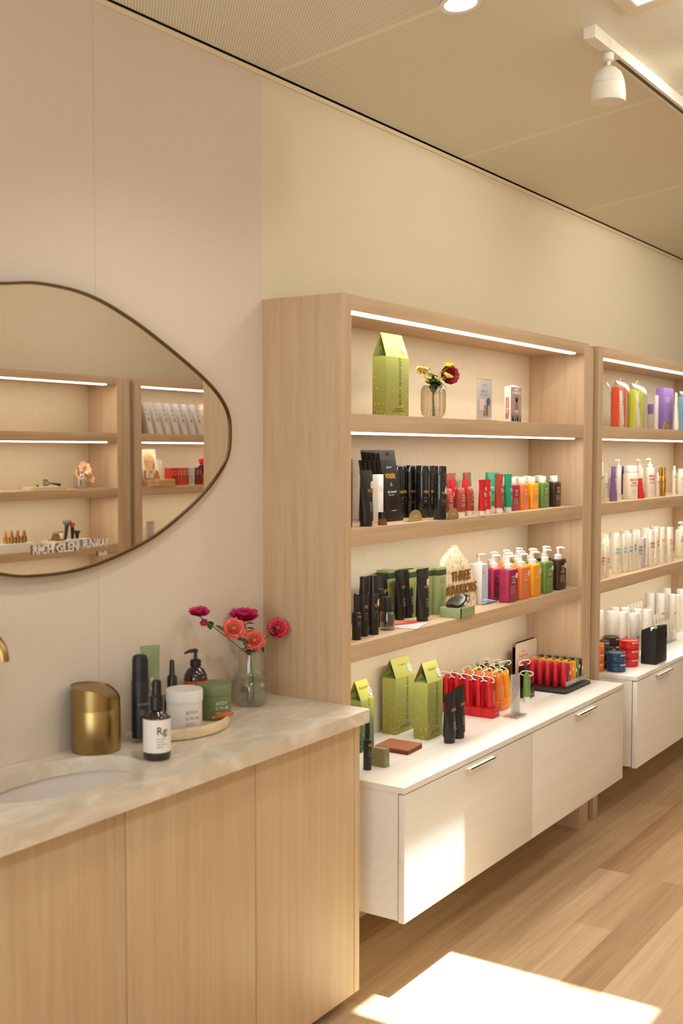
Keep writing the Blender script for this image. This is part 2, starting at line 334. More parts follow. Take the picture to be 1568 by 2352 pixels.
OX = 2.395-(W-T)
LEDW = 2.0
bay(OX, 'oak shelf unit on opposite wall, reflected in mirror, with brushes and razor', sgn=-1, yo=YF)
bay(OX+X2, 'oak shelf unit on opposite wall, reflected at mirror tip, with leaning white boxes', sgn=-1, yo=YF)
# floating white cabinets
CABW = wood('white_laminate', 0, (229, 221, 211), (232, 225, 216), (235, 229, 221), .8, .32)
def cabinet(x0, xa, xb, seams, handles, label):
    r = root('floating_cabinet', label, 'cabinet', (x0, 0, 0))
    MB().box(xa, xb, YC, -D, ZKS, ZK, .001).box(T+.001, W-T-.001, -D-.001, YB-.001, ZKS, ZK).build('countertop', CABW, r)
    MB().box(xa+.004, xb-.002, YC+.024, -D, ZKB+.004, ZKS-.0005).box(T+.001, W-T-.001, -D-.001, YB-.001, ZKB+.004, ZKS-.0005).build('carcass', CABW, r)
    xs = [xa+.001]+seams+[xb-.001]
    for i in range(len(xs)-1):
        d = MB().box(xs[i]+.0008, xs[i+1]-.0008, YC, YC+.02, ZKB, ZKS-.0045, .0008).build('door', CABW, r)
        h0, h1 = handles[i]
        MB().box(h0, h1, YC-.022, YC-.001, ZKS-.0135, ZKS-.0105).box(h0, h1, YC-.022, YC-.0195, ZKS-.0175, ZKS-.0105).build('handle', pl((236, 230, 222), .45), d)
    return r
cabinet(0, KX0, KX1, [.98], [(.4608, .64), (1.37, 1.545)], 'white floating cabinet under the nearer shelf unit, with sun patch')
cabinet(X2, .063, 1.905, [.98], [(.31, .5), (1.37, 1.545)], 'white floating cabinet under the farther shelf unit at right')
# ================================================================== VANITY
r = root('vanity_cabinet', 'light oak vanity cabinet with handleless doors under the stone benchtop', 'cabinet', (0, 0, 0))
MB().box(-2.6, -.004, -.328, -.002, .05, .066).box(-.044, -.028, -.328, -.002, .066, .8415).box(-2.6, -.045, -.012, -.002, .066, .8415).build('carcass', OKD, r)
MB().box(-2.5, -.09, -.30, -.02, 0, .06).build('plinth', BLK, r)
MB().box(-.0272, -.0005, -.35, -.002, .045, .842, .001).build('end_panel', OKD, r)
for a, b_ in ((-.4885, -.0290), (-.9535, -.4899), (-1.4185, -.9549), (-1.8835, -1.4199), (-2.6, -1.8849)):
    MB().box(a+.0008, b_-.0008, -.35, -.329, .045, .839, .001).build('door', OKD, r)
m, nt, b = base('quartzite', .22, 0, .5); tc = N(nt, 'ShaderNodeTexCoord'); mp = N(nt, 'ShaderNodeMapping'); mp.inputs['Rotation'].default_value = (0, 0, .5); mp.inputs['Scale'].default_value = (3, 7, 5); nt.links.new(tc.outputs['Object'], mp.inputs[0])
n = N(nt, 'ShaderNodeTexNoise'); n.inputs['Scale'].default_value = 1.6; n.inputs['Detail'].default_value = 8; n.inputs['Distortion'].default_value = 1.4; n.inputs['Roughness'].default_value = .62; nt.links.new(mp.outputs[0], n.inputs['Vector'])
r1 = N(nt, 'ShaderNodeValToRGB'); e = r1.color_ramp.elements; e[0].position = .3; e[0].color = lin((210, 195, 172)); e[1].position = .7; e[1].color = lin((240, 233, 222)); x = e.new(.46); x.color = lin((218, 205, 187)); x = e.new(.53); x.color = lin((225, 213, 197))
nt.links.new(n.outputs['Fac'], r1.inputs[0]); nt.links.new(r1.outputs[0], b.inputs['Base Color']); STONE = m
SCX, SCY, SA, SB = -.98, -.176, .215, .125
bm = bmesh.new()
def ringe(pts):
    vs = [bm.verts.new(p) for p in pts]; return [bm.edges.new((vs[i], vs[(i+1) % len(vs)])) for i in range(len(vs))]
cr = [(-.012+.012*math.cos(a), -.377+.012*math.sin(a), ZV) for a in [-PI/2+i*PI/8 for i in range(5)]]
ed = ringe([(-2.6, -.001, ZV), (-2.6, -.389, ZV)]+cr+[(-.0005, -.001, ZV)])+ringe([(SCX+SA*math.cos(t*2*PI/48), SCY+SB*math.sin(t*2*PI/48), ZV) for t in range(48)])
bmesh.ops.triangle_fill(bm, use_beauty=True, edges=ed)
g = bmesh.ops.extrude_face_region(bm, geom=bm.faces[:])
for v in [x for x in g['geom'] if isinstance(x, bmesh.types.BMVert)]: v.co.z = .8427
o = MB().bm(bm).build('benchtop', STONE, ang=30); tag(o, 'beige quartzite benchtop with rounded corner, on the oak vanity', 'benchtop')
b = MB(); rings = []
for k in range(10):
    t = k/9; f = math.cos(t*PI/2)**.45 if k < 9 else .12; z = .842-.13*math.sin(t*PI/2)
    rings.append([(SCX+(SA+.006)*f*math.cos(a*2*PI/40), SCY+(SB+.006)*f*math.sin(a*2*PI/40), z) for a in range(40)])
b.loft(rings, False, True); o = b.build('sink_basin', pl((232, 222, 216), .08, spec=.7), flat=False); tag(o, 'oval white undermount sink basin set in the stone benchtop', 'sink')
# faucet (only the spout tip shows)
fx = at(8, 1533, 1, -.12).x
r = root('faucet', 'brushed gold gooseneck tap beside the sink at left edge', 'tap', (fx, 0, 0))
pts = [(0, -.03, .88), (0, -.03, 1.16)]+[(0, -.075+.045*math.cos(a), 1.16+.045*math.sin(a)) for a in [PI*i/12 for i in range(1, 13)]]+[(0, -.12, 1.156)]
MB().tube(pts, .0125, 16).build('spout', BRASS, r); MB().lathe([(.026, .8802), (.026, .886), (.02, .89)], 24, 0, -.03).build('base_ring', BRASS, r)
# brass waste bin
bx_, by_ = at(220, 1640, 1, -.066).x, -.066
r = root('tabletop_bin', 'brushed brass swing-lid waste bin on the benchtop', 'bin', (bx_, by_, ZV))
MB().lathe([(.058, .0005), (.060, .004), (.060, .105), (.0595, .106)], 40).build('body', BRASS, r)
b = MB(); n = 40; rings = []
for k, (rd, zz) in enumerate([(.0595, .106), (.0595, .128)]): rings.append([(rd*math.cos(2*PI*j/n), rd*math.sin(2*PI*j/n), zz) for j in range(n)])
def topz(j):
    a = 2*PI*j/n; d = math.cos(a)*.55-math.sin(a)*.85  # dips toward the viewer's side
    return .157-.03*max(0, d)**1.6+.006*(-math.sin(a)*0+max(0, -d))
rings.append([(.0595*math.cos(2*PI*j/n), .0595*math.sin(2*PI*j/n), topz(j)) for j in range(n)])
b.loft(rings, False, False)
b.build('upper_shell', BRASS, r)
b = MB(); rings = [[(.0585*k*math.cos(2*PI*j/n), .0585*k*math.sin(2*PI*j/n), .158-(.158-topz(j))*k**2-.002) for j in range(n)] for k in (1, .8, .6, .4, .2, .02)]
b.loft(rings, False, True).build('swing_lid', BRASS, r)
# tray
tx, ty = at(425, 1690, 1, -.115).x, -.115
tm = wood('travertine', 0, (196, 168, 132), (222, 200, 168), (232, 214, 186), .6)
b = MB(); n = 48; prof = [(.9, 0), (.98, .004), (1, .012), (1, .026), (.985, .03), (.95, .031), (.925, .028), (.91, .014), (.86, .012)]
b.loft([[(.143*k*math.cos(2*PI*j/n), .098*k*math.sin(2*PI*j/n), z) for j in range(n)] for k, z in prof])
o = b.build('serving_tray', tm, None, (tx, ty, ZV+.0005)); tag(o, 'oval cream travertine tray holding toiletries on the benchtop', 'tray')
TZ = ZV+.0127
def lab(b, x, z, w, h, y, m, r=None):
    b.mat(m)
    if r:  # curved label
        k = 10; a = w/r/2; b.loft([[(x+r*math.sin(-a+2*a*i/k), y+r-r*math.cos(-a+2*a*i/k), zz) for i in range(k+1)] for zz in (z, z+h)], False, False) if 0 else b.add([(x+r*math.sin(-a+2*a*i/k), -r*math.cos(-a+2*a*i/k), zz) for zz in (z, z+h) for i in range(k+1)], [(i, i+1, k+2+i, k+1+i) for i in range(k)])
    else: b.quad((x-w/2, y, z), (x+w/2, y, z), (x+w/2, y, z+h), (x-w/2, y, z+h))
    return b
def pump(r, z0, rad, ht, m, out=(.03, -.008)):
    """collar, stem and spout of a pump head, base at z0"""
    p = MB().lathe([(rad, z0), (rad, z0+ht*.34), (rad*.75, z0+ht*.4), (rad*.35, z0+ht*.42), (rad*.3, z0+ht*.82), (rad*.5, z0+ht*.84), (rad*.5, z0+ht*.97), (rad*.35, z0+ht)], 16)
    zt = z0+ht*.92; p.tube([(0, 0, zt), (out[0]*.6, out[1]*.6, zt+ht*.03), (out[0], out[1], zt-ht*.04)], [rad*.42, rad*.3, rad*.2], 8)
    return p.build('pump_head', m, r)
AMB = pl((34, 16, 10), .08, spec=.8)
def apoth(label, uL, uR, vB, vT, y, z, labm, pumpm, topk, name='pump_bottle', faceang=-.45, pk='pump', glassm=AMB, txt=None, lz=(.1, .6)):
    x, y, r_, h = fitcyl(uL, uR, vB, vT, z, y); o = root(name, label, 'bottle', (x, y, z), faceang)
    hb = h*topk
    MB().lathe([(r_*.85, .0003), (r_*.97, .003), (r_, .008), (r_, hb*.72), (r_*.93, hb*.82), (r_*.7, hb*.92), (r_*.42, hb*.97), (r_*.38, hb)], 28).build('bottle_body', glassm, o)
    b = MB(); lab(b, 0, hb*lz[0], r_*3.6, hb*lz[1], 0, labm, r_+.0006); b.build('paper_label', None, o, flat=True)
    if txt:
        b = MB().mat(txt[1]); b.text(txt[0], r_*.8, 0, hb*(lz[0]+lz[1]*.68), -r_-.0012, maxw=r_*1.0); b.lines(0, hb*(lz[0]+lz[1]*.42), r_*.9, 4, r_*.2, -r_-.0012, .001); b.build('lettering', None, o, flat=True)
    if pk == 'pump': pump(o, hb-.001, r_*.46, h-hb, pumpm, (r_*-1.15, -r_*.5))
    elif pk == 'dropper': MB().lathe([(r_*.5, hb-.001), (r_*.5, hb+(h-hb)*.45), (r_*.36, hb+(h-hb)*.5), (r_*.34, h*.985), (r_*.2, h)], 16).build('dropper_cap', pumpm, o)
    else: MB().lathe([(r_*.62, hb-.001), (r_*.62, hb+(h-hb)*.4), (r_*.34, hb+(h-hb)*.5), (r_*.3, h*.97), (r_*.2, h)], 16).build('spray_cap', pumpm, o)
    return o
apoth('amber bottle with white paper label and black dropper, in front of tray', 329, 392, 1716, 1561, -.245, ZV, pl((232, 226, 220), .6), BLK, .63, 'dropper_bottle', pk='dropper', txt=('Rg', TXD), lz=(.17, .66))
apoth('amber pump bottle with orange label at back of the tray', 422, 477, 1640, 1490, -.06, TZ, pl((214, 92, 30), .5), BLK, .75, pk='pump', txt=('Rg', TXW), lz=(.2, .52))
apoth('small black spray bottle between green tube and orange-label pump', 377, 414, 1650, 1515, -.075, TZ, pl((58, 54, 34), .5), BLK, .55, 'spray_bottle', pk='spray', glassm=BLK)
x, y, rd, h = fitcyl(303, 342, 1655, 1503, TZ, -.105)
r = root('foam_bottle', 'tall matte black cylinder bottle with domed cap on the tray', 'bottle', (x, y, TZ), -.45)
MB().lathe([(rd, 0.0003), (rd, h*.68), (rd*.96, h*.69)], 28).build('bottle_body', BLM, r)
MB().lathe([(rd*.95, h*.69), (rd*.93, h*.93), (rd*.8, h*.985), (rd*.5, h)], 28).build('cap', BLM, r)
b = MB().mat(TXGR); b.text('RICHGLEN', rd*.4, 0, h*.42, -rd-.0008, maxw=rd*1.3); b.lines(0, h*.34, rd*1, 3, .005, -rd-.0008); b.build('lettering', None, r, flat=True)
for uL, uR, vB, vT, yy, cm, lm, lb in ((381, 466, 1668, 1581, -.145, pl((228, 222, 218), .4), TXGR, 'white screw-top jar at front of the tray'), (450, 532, 1655, 1568, -.118, pl((112, 128, 84), .45), TXW, 'sage green screw-top jar on the tray beside rose vase')):
    x, y, rd, h = fitcyl(uL, uR, vB, vT, TZ, yy); r = root('cream_jar', lb, 'jar', (x, y, TZ), -.4)
    MB().lathe([(rd*.93, .0003), (rd*.96, .003), (rd*.96, h*.72)], 36).build('jar_body', cm, r)
    MB().lathe([(rd, h*.72), (rd, h*.97), (rd*.96, h), (rd*.2, h)], 36).build('lid', cm, r)
    b = MB().mat(lm); b.text('BODY', rd*.26, 0, h*.5, -rd*.97, maxw=rd); b.text('SCRUB', rd*.26, 0, h*.36, -rd*.97, maxw=rd); b.lines(0, h*.24, rd*.8, 2, .005, -rd*.97); b.build('lettering', None, r, flat=True)
# ---- squeeze tube (crimped end up, cap down)
def tubeobj(name, label, x, y, z, w, h, bm_, cm, capk=.1, rz=0, txt=None, tm_=TXW, sticker=False, group=None, cat='tube', wt=None, gold=None, sg=1):
    r = root(name, label, cat, (x, y, z), rz, group); a = w/2; wt = wt or w
    hc = h*capk
    if capk: MB().lathe([(a*.8, .0003), (a*.83, .002), (a*.83, hc)], 20, sy=.85).build('cap', cm, r)
    b = MB(); n = 20; rings = []
    for k in range(8):
        t = k/7; z_ = hc+(h-hc)*t; e = max(0, min(1, t)); wx = (a*.88)*(1-e)+wt/2*e; wy = (a*.8)*(1-e**1.6)+.0014
        rings.append([(wx*math.cos(2*PI*j/n), wy*math.sin(2*PI*j/n), z_) for j in range(n)])
    b.loft(rings); b.box(-wt/2, wt/2, -.0012, .0012, h-.012, h); b.build('tube_body', bm_, r)
    if txt is not None:
        b = MB().mat(gold or tm_)
        def yy(z_): t = max(0, (z_-hc)/(h-hc)); return -(a*.8*(1-t**1.6)+.0014)-.0011
        for s_, sz, zz in txt: b.text(s_, sz, w*.05, zz*h, yy(zz*h)-.0006, maxw=w*.62, bold=.02)
        b.mat(tm_)
        for i in range(5): zz = h*(.42-.035*i); q = w*.5*random.uniform(.6, 1); b.quad((-w*.2, yy(zz), zz), (-w*.2+q, yy(zz), zz), (-w*.2+q, yy(zz), zz+.001), (-w*.2, yy(zz), zz+.001))
        b.build('lettering', None, r, flat=True)
    if sticker:
        zz = h*.74; yv = -(a*.8*(1-((zz-hc)/(h-hc))**1.6)+.0014)-.0028
        b = MB().mat(WHC); b.disc(w*.27, zz, w*.17, yv, rz=w*.22); b.mat(TXD); b.lines(w*.27, zz+.003, w*.16, 3, .004, yv-.0004); b.build('round_sticker', None, r, flat=True)
    return r
x, y, w_, h = fitbox(317, 374, 1655, 1488, TZ, .02, -.07)
tubeobj('squeeze_tube', 'sage green squeeze tube standing at back of the tray', x, y, TZ, .052, h, pl((136, 150, 110), .45), pl((136, 150, 110), .45), rz=-.55, txt=[('R', .02, .6), ('G', .02, .5)])
r = root('hair_clip', 'orange tortoiseshell hair clip lying on tray rim by green jar', 'hair clip', (at(510, 1648, 1, -.18).x, -.182, ZV+.032), -.2)
b = MB(); b.prism([(-.034, 0), (-.02, .006), (.005, .011), (.026, .009), (.034, .004), (.03, -.002), (.01, -.003)], -.007, .007); b.build('clip_shell', pl((188, 96, 44), .2, spec=.7), r)
MB().tube([(-.036, 0, .001), (-.02, 0, -.001), (.02, 0, -.004)], .0018, 6).build('clip_pin', GOLD, r)
# ---- flowers
def petalflower(b, c, r, layers, m, m2, up=Vector((0, 0, 1)), cup=.5, ruf=.25, npet=6):
    up = up.normalized(); a = up.cross(Vector((.3, .9, .1))).normalized(); c2 = up.cross(a)
    for L in range(layers):
        t = L/max(1, layers-1); R = r*(1-.72*t); tilt = cup+t*.95; b.mat(m if L % 2 == 0 else m2)
        for k in range(npet):
            th = 2*PI*k/npet+L*.55+random.uniform(-.15, .15); d = a*math.cos(th)+c2*math.sin(th); s = up.cross(d)
            wv = R*math.sin(PI/npet)*1.55; g = 4; vs = []
            for i in range(g+1):
                f = i/g; out = R*(f**.8)*math.cos(tilt*f*.9); upz = R*math.sin(tilt*f)*.75+r*.25*t; ww = wv*math.sin(min(1, f*1.15+.12)*PI*.62)
                for j in range(-2, 3):
                    e = j/2; vs.append(c+d*(out-abs(e)*R*.10*f)+s*(ww*e)+up*(upz+abs(e)*R*.14+random.uniform(-1, 1)*ruf*R*.12*f))
            fs = [(i*5+j, i*5+j+1, (i+1)*5+j+1, (i+1)*5+j) for i in range(g) for j in range(4)]
            b.add(vs, fs)
def leaf(b, c, d, L, w, m=LEAF, up=Vector((0, 0, 1))):
    d = d.normalized(); s = d.cross(up).normalized(); b.mat(m); vs = []; n = 5
    for i in range(n+1):
        f = i/n; ww = w*math.sin(PI*min(.97, f*.93+.05))**.8; p = c+d*L*f-up*(f*f*L*.25)
        vs += [p-s*ww+up*ww*.3, p, p+s*ww+up*ww*.3]
    b.add(vs, [(i*3+j, i*3+j+1, i*3+j+4, i*3+j+3) for i in range(n) for j in range(2)])
# rose vase on the vanity
vx, vy, vr, vh = fitcyl(532, 620, 1620, 1480, ZV, -.066)
ghost = root('rose_vase', 'round clear glass vase half filled with water, beside shelf unit', 'vase', (vx, vy, ZV))
hn = .162
prof = [(.03, 0.0004), (.043, .004), (vr, .035), (vr*1.02, .05), (vr*.93, .072), (vr*.7, .09), (vr*.62, .105), (vr*.62, hn)]
MB().lathe(prof, 32, cap1=False).build('glass_body', GLASS, ghost)
MB().lathe([(.028, .006), (.04, .01), (vr*.95, .036), (vr*.97, .05), (vr*.89, .070)], 32).build('water', WATER, ghost)
roses = [((457, 1412), .029, 'm', 'magenta rosebud drooping at far left of the glass vase'), ((536, 1447), .032, 'c', 'coral rose, left of two coral blooms over vase'), ((583, 1474), .031, 'c', 'coral rose in centre front of the glass vase'),
         ((560, 1422), .042, 'm', 'magenta rose at back top of the vase bouquet'), ((637, 1446), .033, 'd', 'deep pink rose at right of bouquet before oak panel')]
CO = (pl((226, 92, 84), .6), pl((238, 128, 104), .6)); MG = (pl((196, 24, 92), .6), pl((212, 44, 112), .6)); DP = (pl((206, 54, 84), .6), pl((226, 84, 100), .6))
for i, ((u, v), R, k, lb) in enumerate(roses):
    yy = [-.05, -.085, -.10, -.045, -.075][i]; c = at(u, v, 1, yy); cc = {'c': CO, 'm': MG, 'd': DP}[k]
    r = root('rose', lb, 'flower', c); b = MB(); upv = (Vector((-.55, -.55, .55)) if k != 'm' else Vector((-.2, -.2, .9)))
    petalflower(b, Vector((0, 0, 0)), R*1.05, 6, cc[0], cc[1], upv, .35, .6, 7)
    if i == 0: petalflower(b, Vector((0.004, -.012, -.018)), .013, 3, cc[0], cc[1], Vector((-.4, -.5, -.2)), .9)
    b.build('petals', None, r)
    p0 = Vector((vx+.012*math.cos(i*2), vy+.012*math.sin(i*2), ZV+.012))-c; p1 = Vector((vx, vy, ZV+.14))-c
    MB().tube([p0, p0.lerp(p1, .5)+Vector((.004, 0, 0)), p1, p1*.5+Vector((0, 0, .012*(i != 0))), upv.normalized()*-.004], .0016, 6).build('stem', STEM, r)
    b = MB()
    for q in range(7 if i else 2):
        leaf(b, p1*(.2+.1*q)+Vector((0, 0, .006)), Vector((random.uniform(-1, 1), random.uniform(-1, .3), random.uniform(-.4, .5))), .028, .011)
    b.build('leaves', None, r)
# ================================================================== MIRROR
MY = -.026
mp_ = [(0, 651), (90, 651), (200, 677), (300, 733), (400, 810), (480, 882), (518, 935), (528, 985), (520, 1055), (470, 1130), (380, 1213), (300, 1262), (200, 1303), (100, 1321), (0, 1318)]
P = [(at(u, v, 1, MY).x, at(u, v, 1, MY).z) for u, v in mp_]
P += [(-1.2, 1.40), (-1.4, 1.52), (-1.52, 1.68), (-1.46, 1.83), (-1.3, 1.93), (-1.14, 1.985)]
def cat(P, n=6):
    out = []; m = len(P)
    for i in range(m):
        p0, p1, p2, p3 = P[i-1], P[i], P[(i+1) % m], P[(i+2) % m]
        for k in range(n):
            t = k/n; out.append(tuple(.5*(2*p1[a]+(p2[a]-p0[a])*t+(2*p0[a]-5*p1[a]+4*p2[a]-p3[a])*t*t+(3*p1[a]-p0[a]-3*p2[a]+p3[a])*t**3) for a in (0, 1)))
    return out
C = cat(P); r = root('wall_mirror', 'pebble-shaped wall mirror with thin bronze frame above the vanity', 'mirror', (-.95, 0, 1.65))
C = [(a+.95, b_-1.65) for a, b_ in C]
mm, nt, b = base('mirror_silver', .0, 1, .5); b.inputs['Base Color'].default_value = (.86, .84, .79, 1)
MB().prism(C, MY, MY+.004).build('mirror_glass', mm, r, flat=True)
b = MB(); n = len(C); rings = []
for i in range(n):
    t = Vector((C[(i+1) % n][0]-C[i-1][0], 0, C[(i+1) % n][1]-C[i-1][1])).normalized(); nn = Vector((t.z, 0, -t.x)); p = Vector((C[i][0], 0, C[i][1]))
    rings.append([p+nn*a+Vector((0, y_, 0)) for a, y_ in ((-.0035, MY-.004), (.0035, MY-.004), (.0035, -.001), (-.0035, -.001))])
rings.append(rings[0]); b.loft(rings, False, False); b.build('frame', pl((112, 88, 60), .3, 1), r)
b = MB().mat(pl((214, 206, 204), .8))
ta = at(76, 1262, 1, -.03); tb = at(180, 1256, 1, -.03); tc_ = at(190, 1248, 1, -.03); td = at(249, 1246, 1, -.03)
b.text('RICH GLEN', .03, (ta.x+tb.x)/2+.95, (ta.z+tb.z)/2-1.65, MY-.0045, maxw=(tb.x-ta.x), bold=.01)
b.text('RUNWAY', .03, (tc_.x+td.x)/2+.95, (tc_.z+td.z)/2-1.65, MY-.0045, maxw=(td.x-tc_.x), bold=.01)
b.text('BAR', .016, td.x-.02+.95, td.z-.026-1.65, MY-.0045, bold=.01)
b.build('etched_lettering', None, r, flat=True)
# ================================================================== CEILING FITTINGS
r = root('track_light_rail', 'white ceiling track rail running toward the right', 'lighting track', (.5, -.828, cz(-.828)))
WM = pl((232, 224, 212), .4)
MB().box(0, 4.5, -.018, .018, -.032, .003, .001).build('rail', WM, r)
MB().box(-.012, .12, -.0185, .0185, -.034, .003, .002).build('end_feed', WM, r)
MB().box(.22, 4.48, -.006, .006, -.0335, -.0315).build('conductor_slot', pl((70, 58, 46), .5), r)
lp = at(1397, 128, 1, -.828); l2 = at(1394, 232, 1, -.828); L0 = lp.x
r = root('track_spotlight', 'white bell-shaped spotlight hanging from the ceiling track', 'spotlight', (L0, -.828, 0))
zt = cz(-.828)-.034; lb_ = at(1394, 234, 1, -.828).z; lt_ = at(1394, 152, 1, -.828).z; R = 40/F*depth((L0, -.828, 2.7))
MB().lathe([(.016, zt), (.016, zt-.02), (.012, zt-.024), (.006, zt-.025), (.006, lt_)], 20).build('mount', WM, r)
hh = lt_-lb_
MB().lathe([(.008, lt_+.004), (R*.45, lt_-hh*.04), (R*.75, lt_-hh*.18), (R*.9, lt_-hh*.38), (R*.94, lt_-hh*.5)], 32, cap1=False).build('upper_shade', WM, r)
MB().lathe([(R*.95, lt_-hh*.505), (R, lt_-hh*.75), (R*1.0, lt_-hh*.9), (R*.96, lb_), (R*.5, lb_-.002), (.004, lb_-.003)], 32, cap0=False, cap1=True).build('lower_shade', WM, r)
c = at(1057, 2, 2, 2.832); c = Vector((.058, -.632, cz(-.632)))
r = root('downlight', 'round recessed white downlight in the perforated ceiling', 'downlight', c)
for nm, m_, pr in (('trim_ring', pl((240, 232, 228), .3), [(.058, -.0045), (.056, -.008), (.045, -.006), (.044, -.002)]), ('lamp_face', emis('lamp_glow', (255, 240, 225), 3), [(.044, -.003), (.001, -.003)])):
    b = MB().lathe(pr, 32, cap0=False, cap1=(nm != 'trim_ring')); b.v = [Vector((p.x, p.y, p.z-CK*p.y)) for p in b.v]; b.build(nm, m_, r)
# ================================================================== PRODUCTS
BER = pl((158, 34, 76), .35); ORA = pl((232, 124, 56), .35); YEL = pl((244, 164, 20), .35); GRN = pl((98, 138, 66), .35); BRN = pl((58, 28, 22), .35)
RED = pl((200, 22, 32), .35); TER = pl((168, 62, 48), .4); TEA = pl((22, 150, 112), .35); PUR = pl((122, 92, 150), .4); WCAP = pl((232, 228, 220), .35)
TBLK = pl((24, 21, 20), .42); IVO = pl((230, 222, 202), .4); LIL = pl((206, 196, 206), .45)
CN = {'berry': BER, 'orange': ORA, 'yellow': YEL, 'green': GRN, 'dark brown': BRN, 'red': RED, 'terracotta': TER, 'teal': TEA}
ORD = ['first', 'second', 'third', 'fourth', 'fifth', 'sixth', 'seventh', 'eighth']
def prn(b, w, h, y, big, m1, m2, top=.72, x=0, fine=4, bold=.02):
    """printed name lines and fine print on a front face"""
    b.mat(m1)
    for i, s_ in enumerate(big): b.text(s_, h*.075, x, h*(top-i*.085), y, maxw=w*.74, bold=bold)
    b.mat(m2); b.lines(x, h*(top-len(big)*.085-.03), w*.66, fine, h*.035, y, h*.009)
    return b
def sqbottle(label, uL, uR, vB, vT, z, col, capk='pump', d=.045, sticker=False, group=None, neck=None, dims=None, pos=None):
    if pos: x, y = pos; w, h = dims
    else: x, y, w, h = fitbox(uL, uR, vB, vT, z, d)
    r = root('pump_bottle' if capk == 'pump' else 'square_bottle', label, 'bottle', (x, y, z), 0, group); m = CN[col]
    hb = h*(.72 if capk == 'pump' else .80)
    MB().loft([rr(w*.92, d*.88, .008, .0003), rr(w, d, .009, .004), rr(w, d, .009, hb-.008), rr(w*.97, d*.94, .009, hb-.003), rr(w*.86, d*.8, .009, hb)]).build('bottle_body', m, r)
    cr_ = min(w, d)*.36
    if capk == 'pump': pump(r, hb, cr_, h-hb, WCAP, (.022, -.02))
    else: MB().lathe([(cr_*1.1, hb), (cr_*1.12, hb+.003), (cr_*1.12, h-.002), (cr_*1.05, h)], 20).build('cap', WCAP, r)
    b = prn(MB(), w, hb, -d/2-.0006, ['WATER', 'LESS', 'LOTION'], TXW, pl((200, 180, 170), .5), .76, 0, 7); b.build('lettering', None, r, flat=True)
    if sticker:
        b = MB().mat(WHC); b.disc(w*.3, hb*.78, .0105, -d/2-.0011); b.mat(TXD); b.lines(w*.3, hb*.8, .011, 3, .004, -d/2-.0015); b.build('round_sticker', None, r, flat=True)
    return r
def can(name, label, x, y, z, rd, h, m, cm, ck=.25, big=None, tm=TXG, tm2=TXGR, top=.55, rz=-.35, sticker=False, group=None, dome=False, inset=.97, cat='bottle'):
    r = root(name, label, cat, (x, y, z), rz, group); hb = h*(1-ck)
    MB().lathe([(rd*.95, .0003), (rd, .002), (rd, hb-.004), (rd*inset, hb)], 24).build('can_body', m, r)
    MB().lathe([(rd*inset, hb+.0005), (rd*inset, h-.003 if not dome else h*.93), (rd*(inset-.06), h-.0005 if not dome else h*.985), (rd*.3, h)], 24).build('cap', cm, r)
    if big is not None:
        b = MB(); prn(b, rd*1.5, h, -rd-.0011, big, tm, tm2, top, rd*.12); 
        b.v = [Vector((v.x, v.y+(rd-math.sqrt(max(0, rd*rd-min(v.x*v.x, rd*rd*.95)))), v.z)) for v in b.v]; b.build('lettering', None, r, flat=True)
    if sticker:
        b = MB().mat(WHC); b.disc(rd*.55, h*.55, rd*.5, -rd-.002, rz=rd*.6); b.v = [Vector((v.x, v.y+(rd-math.sqrt(max(0, rd*rd-min(v.x*v.x, rd*rd*.95)))), v.z)) for v in b.v]; b.build('round_sticker', None, r, flat=True)
    return r
def carton(name, label, x, y, z, w, d, h, m, big=(), tm=TXD, tm2=TXGR, rz=0, cat='box', group=None, side=None, top=.8, vert=None, bv=.0008):
    r = root(name, label, cat, (x, y, z), rz, group)
    MB().box(-w/2, w/2, -d/2, d/2, .0004, h, bv).build('carton', m, r)
    b = MB(); prn(b, w, h, -d/2-.0005, list(big), tm, tm2, top)
    if side: b.mat(side[1]); b.text(side[0], d*.55, 0, h*.42, -w/2-.0005, rot=0) if 0 else b.add([(-w/2-.0006, -q2, h*.42+p2) for p2, q2 in [((a-glyphs(side[0], .03)[2]/2)*h*.14, (b2-.35)*h*.14*-1) for a, b2 in glyphs(side[0], .03)[0]]], glyphs(side[0], .03)[1])
    b.build('lettering', None, r, flat=True); return r
